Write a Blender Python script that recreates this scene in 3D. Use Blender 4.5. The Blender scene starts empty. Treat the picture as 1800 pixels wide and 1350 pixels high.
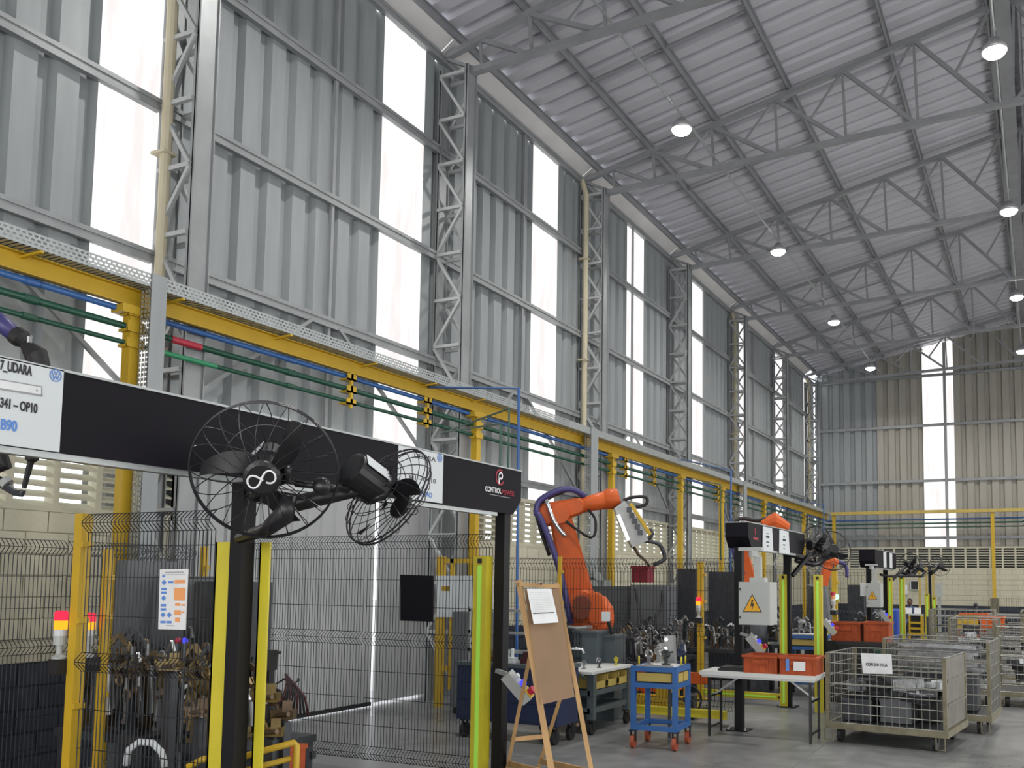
import bpy, math, random
from math import sin, cos, pi, radians, sqrt
from mathutils import Vector, Matrix
V = Vector
S = bpy.context.scene
COL = S.collection

# ---------------------------------------------------------------- camera
F, PX, PY = 1640.0, 1050.0, 888.0            # focal length and principal point, in pixels of 1800x1350
def _cv(u, v): return V(((u-PX)/F, -(v-PY)/F, -1.0))
_Y = _cv(1833, 1030).normalized()
_Z = _cv(PX+.0095*19980, PY-19980).normalized()
_Z = (_Z-_Y*_Z.dot(_Y)).normalized()
_X = _Y.cross(_Z)
EYE = V((0, 0, 1.75))
ROT = Matrix((_X, _Y, _Z))                    # camera vector -> world vector
def ray(u, v): return ROT @ _cv(u, v)
def onX(u, v, x): d = ray(u, v); return EYE+d*((x-EYE.x)/d.x)
def onY(u, v, y): d = ray(u, v); return EYE+d*((y-EYE.y)/d.y)
def onZ(u, v, z): d = ray(u, v); return EYE+d*((z-EYE.z)/d.z)
def D(u, v, z): return EYE+ray(u, v)*z
cam = bpy.data.cameras.new('camera'); camo = bpy.data.objects.new('camera', cam); COL.objects.link(camo)
cam.sensor_fit = 'HORIZONTAL'; cam.sensor_width = 36; cam.lens = F/1800*36
cam.shift_x = (900-PX)/1800; cam.shift_y = (PY-675)/1800
cam.clip_start = .05; cam.clip_end = 300
camo.matrix_world = Matrix.Translation(EYE) @ ROT.to_4x4()
S.camera = camo

# ---------------------------------------------------------------- world, exposure
S.view_settings.view_transform = 'Standard'; S.view_settings.look = 'None'
S.view_settings.gamma = 1; S.view_settings.use_curve_mapping = False
S.view_settings.exposure = 0.0
W = bpy.data.worlds.new('sky'); S.world = W; W.use_nodes = True
bg = W.node_tree.nodes['Background']; bg.inputs[0].default_value = (.93, .96, 1, 1); bg.inputs[1].default_value = 2.2
STRIP_E = 1.2        # daylight glowing in the translucent sheets
LAMP_W = 120.0        # each high-bay lamp
def area(name, loc, rot, sx, sy, watt, col=(1, .99, .97)):
    ld = bpy.data.lights.new(name, 'AREA'); ld.shape = 'RECTANGLE'; ld.size = sx; ld.size_y = sy; ld.energy = watt; ld.color = col
    lo = bpy.data.objects.new(name, ld); COL.objects.link(lo); lo.location = loc; lo.rotation_euler = rot; return lo
# added soft fill from the unseen right and rear, brightening roof and back wall
area('right_fill_light', (7.0, 14, 3.0), (0, radians(90+12), 0), 5.0, 40, 1080)
area('rear_fill_light', (-.3, -6.6, 3.2), (radians(90+8), 0, 0), 13, 5.5, 840)
S.cycles.use_denoising = True
S.cycles.max_bounces = 8; S.cycles.diffuse_bounces = 5; S.cycles.glossy_bounces = 3
S.cycles.sample_clamp_indirect = 6.0

# ---------------------------------------------------------------- materials
MT = {}
def mat(name, col, rough=.5, metal=0., noise=0., nscale=6., emit=0., bump=0., bscale=40., ecol=None, coord='Object', stretch=None, spec=None):
    m = bpy.data.materials.new(name); m.use_nodes = True; nt = m.node_tree; b = nt.nodes['Principled BSDF']
    b.inputs['Base Color'].default_value = (*col, 1); b.inputs['Roughness'].default_value = rough; b.inputs['Metallic'].default_value = metal
    if spec is not None: b.inputs['Specular IOR Level'].default_value = spec
    tc = nt.nodes.new('ShaderNodeTexCoord'); mp = nt.nodes.new('ShaderNodeMapping')
    nt.links.new(tc.outputs[coord], mp.inputs[0])
    if stretch: mp.inputs['Scale'].default_value = stretch
    if noise:
        n = nt.nodes.new('ShaderNodeTexNoise'); n.inputs['Scale'].default_value = nscale; n.inputs['Detail'].default_value = 5
        nt.links.new(mp.outputs[0], n.inputs['Vector'])
        r = nt.nodes.new('ShaderNodeValToRGB')
        r.color_ramp.elements[0].position = .3; r.color_ramp.elements[1].position = .7
        r.color_ramp.elements[0].color = (*[c*(1-noise) for c in col], 1); r.color_ramp.elements[1].color = (*[min(1, c*(1+noise)) for c in col], 1)
        nt.links.new(n.outputs[0], r.inputs[0]); nt.links.new(r.outputs[0], b.inputs['Base Color'])
        if emit: nt.links.new(r.outputs[0], b.inputs['Emission Color'])
    if emit:
        b.inputs['Emission Strength'].default_value = emit
        if not noise: b.inputs['Emission Color'].default_value = (*(ecol or col), 1)
    if bump:
        n2 = nt.nodes.new('ShaderNodeTexNoise'); n2.inputs['Scale'].default_value = bscale; n2.inputs['Detail'].default_value = 4
        nt.links.new(mp.outputs[0], n2.inputs['Vector'])
        bp = nt.nodes.new('ShaderNodeBump'); bp.inputs['Strength'].default_value = bump; bp.inputs['Distance'].default_value = .02
        nt.links.new(n2.outputs[0], bp.inputs['Height']); nt.links.new(bp.outputs[0], b.inputs['Normal'])
    MT[name] = m; return m
def light_mat(name, col, e):
    m = bpy.data.materials.new(name); m.use_nodes = True; nt = m.node_tree; nt.nodes.clear()
    em = nt.nodes.new('ShaderNodeEmission'); em.inputs[0].default_value = (*col, 1); em.inputs[1].default_value = e
    o = nt.nodes.new('ShaderNodeOutputMaterial'); nt.links.new(em.outputs[0], o.inputs[0]); MT[name] = m; return m
mat('steel_grey', (.30, .315, .325), .42, .25, .10, 3)
mat('sheet_wall', (.30, .325, .335), .45, .15, .05, 9, stretch=(1, 1, .15))
mat('lacing_lit_grey', (.44, .455, .46), .4, .2, .06, 3)  # column steel lightened, the light on the bars put into its colour
mat('gate_sheet', (.50, .52, .53), .5, .1, .05, 3)
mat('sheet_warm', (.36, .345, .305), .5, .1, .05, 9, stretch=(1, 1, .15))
mat('outside_wall', (.06, .06, .055), .9)
mat('outside_ground', (.55, .55, .53), .9)
mat('sheet_roof', (.50, .50, .545), .5, .15, .06, 1.5)
mat('truss_grey', (.29, .30, .315), .45, .2, .10, 3)
mat('gutter', (.70, .69, .69), .38, .25, .06, 2)
mat('galvanised', (.42, .45, .45), .4, .55, .10, 20)
mat('downpipe', (.55, .50, .36), .5, 0, .05, 3)
mat('orange_sign', (.72, .36, .01), .5)
mat('cream_block', (.56, .54, .42), .75, 0, .07, 2.2, bump=.35, bscale=60)
mat('cream_mortar', (.40, .385, .30), .9)
mat('dark_block', (.030, .038, .055), .6, 0, .15, 2.2, bump=.3, bscale=60)
mat('dark_mortar', (.022, .028, .04), .8)
mat('black_paint', (.006, .006, .008), .5, 0, .1, 3, spec=.25)
mat('panel_black', (.007, .006, .010), .55, 0, .12, 1.2, spec=.15)
mat('yellow', (.55, .355, .02), .45, 0, .06, 4)
mat('yellow_old', (.50, .38, .10), .5, 0, .10, 4)
mat('yellow_green', (.56, .48, .03), .4, 0, .06, 4)
mat('lime', (.48, .95, .12), .3)
mat('white_sign', (.62, .66, .68), .6, 0, .03, 2)
mat('paper', (.72, .74, .75), .7, 0, .04, 14)
mat('ink', (.03, .03, .035), .7)
mat('ink_grey', (.30, .30, .32), .7)
mat('ink_blue', (.10, .24, .62), .6)
mat('ink_orange', (.80, .34, .12), .6)
mat('ink_red', (.32, .02, .04), .6)
mat('emblem_white', (.8, .8, .82), .5)
mat('blue_pipe', (.035, .12, .34), .35, 0, .05, 4)
mat('green_pipe', (.012, .075, .045), .35, 0, .1, 4)
mat('green_bright', (.02, .25, .11), .35)
mat('red_mark', (.45, .02, .05), .4)
mat('wire_dark', (.018, .022, .028), .4, .2)
mat('orange_robot', (.58, .108, .022), .42, 0, .10, 4, spec=.25)
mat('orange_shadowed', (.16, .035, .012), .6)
mat('orange_crate', (.37, .072, .022), .55, 0, .2, 7, spec=.25)
mat('orange_bright', (.66, .12, .02), .5, 0, .1, 7, spec=.25)
mat('purple_hose', (.05, .045, .17), .4)
mat('rubber', (.012, .012, .013), .6)
mat('red_wheel', (.34, .07, .03), .5, 0, .15, 9)
mat('alu', (.33, .34, .335), .38, .4, .1, 9)
mat('chrome', (.72, .74, .76), .16, 1)
mat('brass', (.20, .145, .06), .38, .6, .35, 12)
mat('brown_steel', (.11, .075, .045), .45, .4, .4, 12)
mat('dark_steel', (.055, .06, .068), .42, .4, .25, 10)
mat('cabinet_grey', (.13, .14, .15), .5, 0, .08, 3)
mat('box_grey', (.40, .42, .41), .45, 0, .03, 3)
mat('navy', (.018, .028, .075), .42, 0, .08, 3)
mat('cart_blue', (.028, .115, .34), .42, 0, .07, 5)
mat('cart_grey', (.075, .095, .105), .45, 0, .12, 5)
mat('pine', (.46, .28, .12), .6, 0, .18, 5, stretch=(1, 1, .12), bump=.15, bscale=30)
mat('hardboard', (.235, .145, .08), .65, 0, .08, 3)
mat('white_top', (.62, .63, .62), .45, 0, .03, 3)
mat('table_leg', (.02, .02, .022), .4, .3)
mat('cage_sheet', (.15, .145, .12), .55, .2, .2, 6)
mat('cage_zinc', (.24, .24, .22), .42, .5, .22, 18)
mat('cage_old', (.17, .155, .10), .6, .1, .25, 9)
mat('rust', (.16, .09, .05), .8, 0, .35, 14)
mat('black_bin', (.010, .011, .012), .5)
mat('green_bin', (.01, .065, .045), .5)
mat('red_box', (.24, .012, .025), .5)
mat('maroon', (.06, .012, .018), .5)
mat('part_steel', (.34, .35, .36), .32, .8, .3, 14)
mat('skin', (.16, .08, .05), .5); mat('hair', (.012, .01, .01), .7); mat('shirt', (.10, .13, .24), .8, 0, .1, 8)
mat('trousers', (.03, .035, .06), .8); mat('drum_blue', (.02, .07, .42), .4)
mat('fan_black', (.010, .010, .012), .33)
mat('fan_wire', (.035, .035, .04), .3, .5)
mat('lime_dark', (.30, .55, .05), .4)
mat('lamp_shell', (.5, .5, .52), .35, .5)
light_mat('lamp_glow', (1, .97, .90), 14)
light_mat('red_glow', (1, .03, .07), 1.5)
light_mat('amber_glow', (1, .36, .02), 1.7)
light_mat('blue_glow', (.06, .06, 1), 1.6)
light_mat('green_glow', (.5, 1, .7), 1.6)
light_mat('daylight_tube', (1, .95, .93), 2.0)
# translucent daylight sheet: glows with the sky behind it
m = bpy.data.materials.new('daylight_sheet'); m.use_nodes = True; nt = m.node_tree; nt.nodes.clear()
tc = nt.nodes.new('ShaderNodeTexCoord'); mp = nt.nodes.new('ShaderNodeMapping'); mp.inputs['Scale'].default_value = (3, 3, .35)
n = nt.nodes.new('ShaderNodeTexNoise'); n.inputs['Scale'].default_value = 2; n.inputs['Detail'].default_value = 4
r = nt.nodes.new('ShaderNodeValToRGB'); r.color_ramp.elements[0].color = (.82, .78, .77, 1); r.color_ramp.elements[1].color = (1, .99, .98, 1)
r.color_ramp.elements[0].position = .35; r.color_ramp.elements[1].position = .6
em = nt.nodes.new('ShaderNodeEmission'); em.inputs[1].default_value = STRIP_E
o = nt.nodes.new('ShaderNodeOutputMaterial')
nt.links.new(tc.outputs['Object'], mp.inputs[0]); nt.links.new(mp.outputs[0], n.inputs['Vector']); nt.links.new(n.outputs[0], r.inputs[0])
nt.links.new(r.outputs[0], em.inputs[0]); nt.links.new(em.outputs[0], o.inputs[0]); MT['daylight_sheet'] = m
# polished concrete floor
m = mat('concrete_floor', (.20, .205, .21), .28)
nt = m.node_tree; b = nt.nodes['Principled BSDF']
tc = nt.nodes.new('ShaderNodeTexCoord')
n1 = nt.nodes.new('ShaderNodeTexNoise'); n1.inputs['Scale'].default_value = .55; n1.inputs['Detail'].default_value = 8; n1.inputs['Roughness'].default_value = .62
n2 = nt.nodes.new('ShaderNodeTexNoise'); n2.inputs['Scale'].default_value = 5; n2.inputs['Detail'].default_value = 6
for q in (n1, n2): nt.links.new(tc.outputs['Object'], q.inputs['Vector'])
mx = nt.nodes.new('ShaderNodeMath'); mx.operation = 'ADD'; nt.links.new(n1.outputs[0], mx.inputs[0])
m2 = nt.nodes.new('ShaderNodeMath'); m2.operation = 'MULTIPLY'; m2.inputs[1].default_value = .35; nt.links.new(n2.outputs[0], m2.inputs[0]); nt.links.new(m2.outputs[0], mx.inputs[1])
cr = nt.nodes.new('ShaderNodeValToRGB'); cr.color_ramp.elements[0].position = .5; cr.color_ramp.elements[1].position = .85
cr.color_ramp.elements[0].color = (.125, .13, .135, 1); cr.color_ramp.elements[1].color = (.235, .24, .24, 1)
nt.links.new(mx.outputs[0], cr.inputs[0]); nt.links.new(cr.outputs[0], b.inputs['Base Color'])
mr = nt.nodes.new('ShaderNodeMapRange'); mr.inputs[1].default_value = .4; mr.inputs[2].default_value = .9; mr.inputs[3].default_value = .22; mr.inputs[4].default_value = .42
nt.links.new(mx.outputs[0], mr.inputs[0]); nt.links.new(mr.outputs[0], b.inputs['Roughness'])
# warning triangle etc. are geometry

# ---------------------------------------------------------------- mesh builder
def smooth_pts(P_, n=4):
    P_ = [V(p) for p in P_]; out = []
    for i in range(len(P_)-1):
        a, b, c, d = P_[max(i-1, 0)], P_[i], P_[i+1], P_[min(i+2, len(P_)-1)]
        for k in range(n):
            t = k/n; out.append(.5*((2*b)+(c-a)*t+(2*a-5*b+4*c-d)*t*t+(3*b-a-3*c+d)*t**3))
    return out+[P_[-1]]
class MB:
    def __init__(s): s.v = []; s.f = []
    def add(s, vs, fs):
        n = len(s.v); s.v += [tuple(p) for p in vs]; s.f += [tuple(n+i for i in f) for f in fs]; return s
    def box(s, lo, hi):
        x0, y0, z0 = lo; x1, y1, z1 = hi
        return s.add([(x0,y0,z0),(x1,y0,z0),(x1,y1,z0),(x0,y1,z0),(x0,y0,z1),(x1,y0,z1),(x1,y1,z1),(x0,y1,z1)],
                     [(3,2,1,0),(4,5,6,7),(0,1,5,4),(1,2,6,5),(2,3,7,6),(3,0,4,7)])
    def cbox(s, c, sz, M=None):
        c = V(c); h = V(sz)/2; M = M or Matrix.Identity(3)
        vs = [c+M@V((a*h.x, b*h.y, d*h.z)) for d in (-1,1) for a, b in ((-1,-1),(1,-1),(1,1),(-1,1))]
        return s.add(vs, [(3,2,1,0),(4,5,6,7),(0,1,5,4),(1,2,6,5),(2,3,7,6),(3,0,4,7)])
    def bar(s, p, q, w, h, up=(0,0,1)):
        p, q = V(p), V(q); d = (q-p).normalized(); u = V(up)
        if abs(d.dot(u)) > .98: u = V((0,1,0)) if abs(d.y) < .9 else V((1,0,0))
        a = d.cross(u).normalized(); b = a.cross(d).normalized()
        vs = []
        for e in (p, q): vs += [e+a*(i*w/2)+b*(j*h/2) for i, j in ((-1,-1),(1,-1),(1,1),(-1,1))]
        return s.add(vs, [(3,2,1,0),(4,5,6,7),(0,1,5,4),(1,2,6,5),(2,3,7,6),(3,0,4,7)])
    def path(s, pts, r, n=6, closed=False, caps=True):
        if n == 7 and not closed and len(pts) > 2 and not isinstance(r, (list, tuple)): pts = smooth_pts(pts)
        pts = [V(p) for p in pts]; k = len(pts); base = len(s.v); prev = None
        for i, p in enumerate(pts):
            if closed: d = pts[(i+1) % k]-pts[i-1]
            else: d = pts[min(i+1, k-1)]-pts[max(i-1, 0)]
            d = d.normalized() if d.length > 1e-9 else V((0,0,1))
            if prev is None:
                u = V((0,0,1)) if abs(d.z) < .9 else V((1,0,0)); a = d.cross(u).normalized()
            else:
                a = prev-d*prev.dot(d); a = a.normalized() if a.length > 1e-6 else d.orthogonal().normalized()
            prev = a; b = d.cross(a); rr = r[i] if isinstance(r, (list, tuple)) else r
            for j in range(n):
                t = 2*pi*j/n; s.v.append(tuple(p+a*(rr*cos(t))+b*(rr*sin(t))))
        for i in range(k if closed else k-1):
            for j in range(n):
                a0 = base+i*n; b0 = base+((i+1) % k)*n
                s.f.append((a0+j, a0+(j+1) % n, b0+(j+1) % n, b0+j))
        if caps and not closed:
            s.f.append(tuple(base+j for j in reversed(range(n)))); s.f.append(tuple(base+(k-1)*n+j for j in range(n)))
        return s
    def tube(s, p, q, r, n=10, r2=None): return s.path([p, q], [r, r if r2 is None else r2], n)
    def ring(s, c, nrm, R, r, N=36, n=5):
        c = V(c); nrm = V(nrm).normalized(); a = nrm.orthogonal().normalized(); b = nrm.cross(a)
        return s.path([c+a*(R*cos(2*pi*i/N))+b*(R*sin(2*pi*i/N)) for i in range(N)], r, n, closed=True)
    def ball(s, c, r, n=10, m=6, sc=(1,1,1)):
        c = V(c); base = len(s.v); s.v.append(tuple(c-V((0,0,r*sc[2]))))
        for i in range(1, m):
            t = -pi/2+pi*i/m
            for j in range(n): s.v.append(tuple(c+V((r*cos(t)*cos(2*pi*j/n)*sc[0], r*cos(t)*sin(2*pi*j/n)*sc[1], r*sin(t)*sc[2]))))
        s.v.append(tuple(c+V((0,0,r*sc[2])))); top = len(s.v)-1
        for j in range(n):
            s.f.append((base, base+1+(j+1) % n, base+1+j)); s.f.append((top, base+1+(m-2)*n+j, base+1+(m-2)*n+(j+1) % n))
        for i in range(m-2):
            for j in range(n):
                a0 = base+1+i*n; s.f.append((a0+j, a0+(j+1) % n, a0+n+(j+1) % n, a0+n+j))
        return s
    def prism(s, outline, d):
        """closed planar outline of 3D points, extruded by vector d"""
        d = V(d); n = len(outline); a = [V(p) for p in outline]
        return s.add(a+[p+d for p in a], [tuple(reversed(range(n))), tuple(range(n, 2*n))]+[(i, (i+1) % n, n+(i+1) % n, n+i) for i in range(n)])
    def link(s, p, q, r1, r2, th, nrm, N=10):
        """robot link: hull of two discs, thick th along nrm, edges chamfered"""
        p, q, nrm = V(p), V(q), V(nrm).normalized(); d = q-p; nrm = (nrm-d*nrm.dot(d)/d.length_squared).normalized(); d.normalize(); e = nrm.cross(d)
        base = []
        for (c, r, s0) in ((q, r2, -pi/2), (p, r1, pi/2)):
            for i in range(N+1):
                t = s0+pi*i/N; base.append((c, d*cos(t)+e*sin(t), r))
        n = len(base); vs = []
        for off, k in ((-th/2, .80), (-th/2*.72, 1.), (th/2*.72, 1.), (th/2, .80)):
            vs += [c+w*(r*k)+nrm*off for c, w, r in base]
        fs = [tuple(reversed(range(n))), tuple(range(3*n, 4*n))]
        for L in range(3):
            fs += [(L*n+i, L*n+(i+1) % n, (L+1)*n+(i+1) % n, (L+1)*n+i) for i in range(n)]
        return s.add(vs, fs)
    def mesh(s, name, m, smooth=False):
        me = bpy.data.meshes.new(name); me.from_pydata(s.v, [], s.f); me.update()
        if isinstance(m, str): m = MT[m]
        me.materials.append(m)
        if smooth: me.shade_smooth()
        return me
    def build(s, name, m, parent=None, smooth=False, at=None):
        me = s.mesh(name, m, smooth); return put(name, me, parent, at)
def put(name, me, parent=None, at=None, kind=None):
    o = bpy.data.objects.new(name, me); COL.objects.link(o)
    if parent is not None:
        o.parent = parent
        if parent.get('_w') is not None: o.location = -V(parent['_w'])
    if at is not None: o.location = V(at)+(o.location if parent is not None else V((0,0,0)))
    if kind: o['kind'] = kind
    return o
def thing(name, label, cat, loc=(0,0,0), group=None, rot=0, local=False):
    """Empty at the thing's base; world-built parts are shifted back by its location unless local"""
    o = bpy.data.objects.new(name, None); COL.objects.link(o); o.location = loc; o.rotation_euler = (0,0,rot)
    o.empty_display_size = .1
    if not local: o['_w'] = tuple(loc)
    o['label'] = label; o['category'] = cat
    if group: o['group'] = group
    return o
def sub(parent):   # let a mesh part carry world-built sub-parts
    return parent
def tag(o, label, cat, group=None, kind=None):
    o['label'] = label; o['category'] = cat
    if group: o['group'] = group
    if kind: o['kind'] = kind
    return o
def struct(name): 
    o = bpy.data.objects.new(name, None); COL.objects.link(o); o['kind'] = 'structure'; o.empty_display_size = .1; return o
def copy_tree(o, parent=None):
    c = o.copy(); COL.objects.link(c); c.parent = parent
    for ch in list(o.children): copy_tree(ch, c)
    return c
def dup(root, loc, rot, label=None, group=None):
    c = copy_tree(root); c.location = loc; c.rotation_euler = (0,0,rot)
    if label: c['label'] = label
    if group: c['group'] = group
    return c
def rotz(a): return Matrix.Rotation(a, 3, 'Z')
FACE = {'+X': Matrix(((0,0,1),(1,0,0),(0,1,0))), '-Y': Matrix(((1,0,0),(0,0,-1),(0,1,0))), }
def text(s, pos, size, m, parent, M, width=None, name='lettering', bold=.0, align='LEFT'):
    cu = bpy.data.curves.new(name, 'FONT'); cu.body = s; cu.size = size; cu.extrude = .0008; cu.offset = bold; cu.align_x = align
    cu.materials.append(MT[m]); t = bpy.data.objects.new(name, cu); COL.objects.link(t)
    bpy.context.view_layer.update()
    me = bpy.data.meshes.new_from_object(t.evaluated_get(bpy.context.evaluated_depsgraph_get()))
    bpy.data.objects.remove(t)
    xs = [v.co.x for v in me.vertices]; w = max(xs)-min(xs); k = width/w if width else 1
    for v in me.vertices: v.co = M @ V(((v.co.x-min(xs)*(1 if align == 'LEFT' else 0))*k, v.co.y, v.co.z))+V(pos)
    if not me.materials: me.materials.append(MT[m])
    return put(name, me, parent)
rnd = random.Random(7)

# ================================================================ SETTING
XL, YB, XR, YR, RX = -8.0, 36.8, 7.3, -7.0, -.35
def roofz(x): return 9.98+.2*(x-XL) if x <= RX else 9.98+.2*(2*RX-x-XL)
P = .42
fl = MB().box((XL-1.6, YR-.2, -.2), (XR+.2, YB+.2, 0)).build('floor', 'concrete_floor'); fl['kind'] = 'structure'
# floor joints
fj = MB()
for y in (2.2, 7.9, 13.4, 18.9, 24.4): fj.box((XL, y-.006, .0), (XR, y+.006, .0012))
for x in (-2.2, 3.3): fj.box((x-.006, YR, .0), (x+.006, YB, .0012))
fj.build('control_joints', 'cabinet_grey', fl)

def sheet_profile(w_pitches, p=P, dep=.085):
    pts = []
    for k in range(w_pitches):
        a = k*p
        pts += [(a, 0), (a+.225, 0), (a+.255, dep), (a+.375, dep)]
    pts.append((w_pitches*p, 0)); return pts
def wall_sheet(y0, z0, z1, np_=2):
    """sheet lying in plane X=0, ribs going to -X, running along +Y"""
    b = MB(); pr = sheet_profile(np_); n = len(pr)
    b.add([(-d, y0+a, z0) for a, d in pr]+[(-d, y0+a, z1) for a, d in pr], [(i, i+1, n+i+1, n+i) for i in range(n-1)]); return b
# ---- left wall
wl = struct('wall_left')
B1Y0, B1Y1 = 6.75, 12.2        # sliding gate bay
def left_sheets(x, sgn, ys, ye, strips, parent, z0=3.12, z1=9.62, door=None):
    me_s = wall_sheet(0, z0, z1).mesh('cladding_sheet', 'sheet_wall'); me_t = wall_sheet(0, z0, z1).mesh('translucent_sheet', 'daylight_sheet')
    me_d = wall_sheet(0, 3.45, z1).mesh('cladding_sheet', 'sheet_wall')
    # fill between strips with 4 double sheets of .84 from each strip's end
    y = strips[0]-4*.81*1.0
    segs = []
    for k, s0 in enumerate(strips):
        segs.append((s0, 1.0/ .84*.96, True))
        nxt = strips[k+1] if k+1 < len(strips) else ye
        rem = nxt-(s0+.96); nn = max(1, round(rem/.81))
        if rem > .3:
            for i in range(nn): segs.append((s0+.96+i*rem/nn, rem/nn/.84, False))
    rem = strips[0]-ys; nn = max(1, round(rem/.81))
    for i in range(nn): segs.append((ys+i*rem/nn, rem/nn/.84, False))
    for y0, sc, tr in segs:
        dr = door and (door[0]-.3 < y0+.4 < door[1]) and not tr
        o = put('translucent_sheet' if tr else 'cladding_sheet', me_t if tr else (me_d if dr else me_s), parent)
        o.location = (x, y0, 0); o.scale = (sgn, sc*.84/.84, 1)
        if sgn < 0: o.scale = (-1, sc, 1)
strips = [5.68+4.2*k for k in range(-3, 8)]
left_sheets(XL-.05, 1, YR, YB, strips, wl, door=(B1Y0, B1Y1))
girt = lambda z, y0, y1, x=XL: MB().box((x-.05, y0, z-.05), (x+.03, y1, z+.05)).box((x+.03, y0, z-.065), (x+.045, y1, z-.02)).box((x+.03, y0, z+.02), (x+.045, y1, z+.065))
COLY = [6.35+4.79*k for k in range(-2, 7)]      # lattice columns
for z in (3.42, 4.95, 6.53, 8.17, 9.62):
    ys = [YR]+COLY+[YB]
    for a, bb in zip(ys[:-1], ys[1:]):
        girt(z, a+.02, bb-.02).build('girt', 'steel_grey', wl)
# sag rods between the girts
for k in range(len(COLY)-1):
    ym = (COLY[k]+COLY[k+1])/2+.15
    MB().box((XL-.02, ym-.025, 3.42), (XL+.02, ym+.025, 9.6)).build('sag_rod', 'steel_grey', wl)
# knee bracing below second girt (cross bars seen under the tray)
for k in range(len(COLY)-1):
    a, bb = COLY[k], COLY[k+1]
    MB().bar((XL+.05, a+.3, 3.5), (XL+.05, a+2.2, 4.9), .04, .04).bar((XL+.05, bb-.2, 3.5), (XL+.05, bb-2.1, 4.9), .04, .04).build('wall_brace', 'steel_grey', wl)
# masonry: cream above dark, with louvre blocks
def masonry(P0, dirv, nrm, L, parent, skip=None, near=1e9, zsplit=1.0, detail=True, rise=.050):
    """wall along dirv from P0; inner face at P0 plane; nrm points into the room"""
    dirv, nrm, P0 = V(dirv), V(nrm), V(P0)
    def Bx(b, a0, a1, z0, z1, t0, t1):
        p = P0+dirv*a0+nrm*t0; q = P0+dirv*a1+nrm*t1
        b.box((min(p.x, q.x), min(p.y, q.y), z0), (max(p.x, q.x), max(p.y, q.y), z1))
    runs = [(0, L)] if not skip else [(0, skip[0]), (skip[1], L)]
    for (a0, a1) in runs:
        b = MB(); Bx(b, a0, a1, zsplit, 2.33, -.15, -.012); b.build('cream_masonry', 'cream_mortar', parent)
        b = MB(); Bx(b, a0, a1, 0, zsplit, -.15, -.012); b.build('dark_masonry', 'dark_mortar', parent)
        b = MB(); Bx(b, a0, a1, 3.10, 3.16, -.15, .0); b.build('top_course', 'cream_block', parent)
    def blk(m):
        b = MB(); Bx(b, .006, .394, .006, .185, -.014, 0)
        b.v = [tuple(V(p)-P0) for p in b.v]; return b.mesh('block', m)
    mc, md = blk('cream_block'), blk('dark_block')
    nr = 7
    for (a0, a1) in runs:
        for r in range(12):
            z = r*.19 if r < 5 else 1.0+(r-5)*.19
            if r < 5: z = r*.2
            off = .2 if r % 2 else 0.
            k = 0
            while True:
                a = a0+off+k*.4; k += 1
                if a+.4 > a1+.01: break
                if a > near or (r < 5 and a > near*.75): break
                o = put('block', md if r < 5 else mc, parent, at=P0+dirv*a+V((0,0,z-P0.z)))
    # louvre blocks
    fr = MB(); U = .42
    def L(b, a0, a1, z0, z1, t0, t1):
        Bx(b, a0, a1, z0, z1, t0, t1)
    L(fr, 0, .03, 2.33, 3.10, -.12, 0); L(fr, U-.03, U, 2.33, 3.10, -.12, 0); L(fr, .03, U-.03, 2.33, 2.36, -.12, 0)
    fr.v = [tuple(V(p)-P0) for p in fr.v]; mf = fr.mesh('vent_block', 'cream_block')
    sl = MB()
    for zz in (0,):
        p0 = dirv*.03; p1 = dirv*(U-.03)
        # blade slopes up and outwards
        prof = [(0, 0.0), (0, .020), (-.11, rise+.020), (-.11, rise)]
        sl.prism([p0+nrm*t+V((0,0,z)) for t, z in prof], p1-p0)
    ms = sl.mesh('slat', 'cream_block')
    s8 = MB()
    for j in range(8):
        n0 = len(s8.v); s8.add([V(p)+V((0,0,2.36+j*.0925-P0.z+P0.z)) for p in sl.v], sl.f)
    m8 = s8.mesh('slats', 'cream_block')
    for (a0, a1) in runs:
        n = int((a1-a0)/U); 
        for k in range(n):
            a = a0+k*U
            f = put('vent_block', mf, parent, at=P0+dirv*a)
            f.location.z = 0; 
            if a < near and detail:
                for j in range(8):
                    s_ = put('slat', ms, f); s_.location = (0, 0, 2.36+j*.0925)
            else:
                s_ = put('slats', m8, f)
masonry((XL, 0, 0), (0, 1, 0), (1, 0, 0), YB, wl, skip=(B1Y0, B1Y1), near=21)
# ---- back wall
wb = struct('wall_back')
bs0, bs1 = onY(1622, 750, YB).x, onY(1677, 750, YB).x
def back_sheets(y, parent, xs, xe, s0, s1, flip=1):
    x = s0
    xsn = []
    k = -1
    while s0+k*.84 > xs-.84: xsn.append((s0+k*.84, False)); k -= 1
    xsn.append((s0, True)); k = 0
    while s1+k*.84 < xe: xsn.append((s1+k*.84, False)); k += 1
    for x0, tr in xsn:
        sc = (s1-s0)/.84 if tr else 1.
        pr = [(a*sc, d) for a, d in sheet_profile(2)]; n = len(pr); b = MB()
        pts = [(min(max(x0+a, xs), xe), d) for a, d in pr]
        b.add([(x, y+flip*d, 3.12) for x, d in pts]+[(x, y+flip*d, roofz(x)-.02) for x, d in pts], [(i+1, i, n+i, n+i+1) for i in range(n-1)])
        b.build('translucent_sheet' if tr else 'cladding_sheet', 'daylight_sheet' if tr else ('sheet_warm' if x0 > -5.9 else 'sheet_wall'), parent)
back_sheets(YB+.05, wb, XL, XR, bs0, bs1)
for z in (3.5, 5.65, 7.75): 
    MB().box((XL, YB-.03, z-.05), (XR, YB+.05, z+.05)).build('girt', 'steel_grey', wb)
MB().box((XL, YB-.03, 9.6), (XR, YB+.05, 9.7)).build('girt', 'steel_grey', wb)
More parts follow.
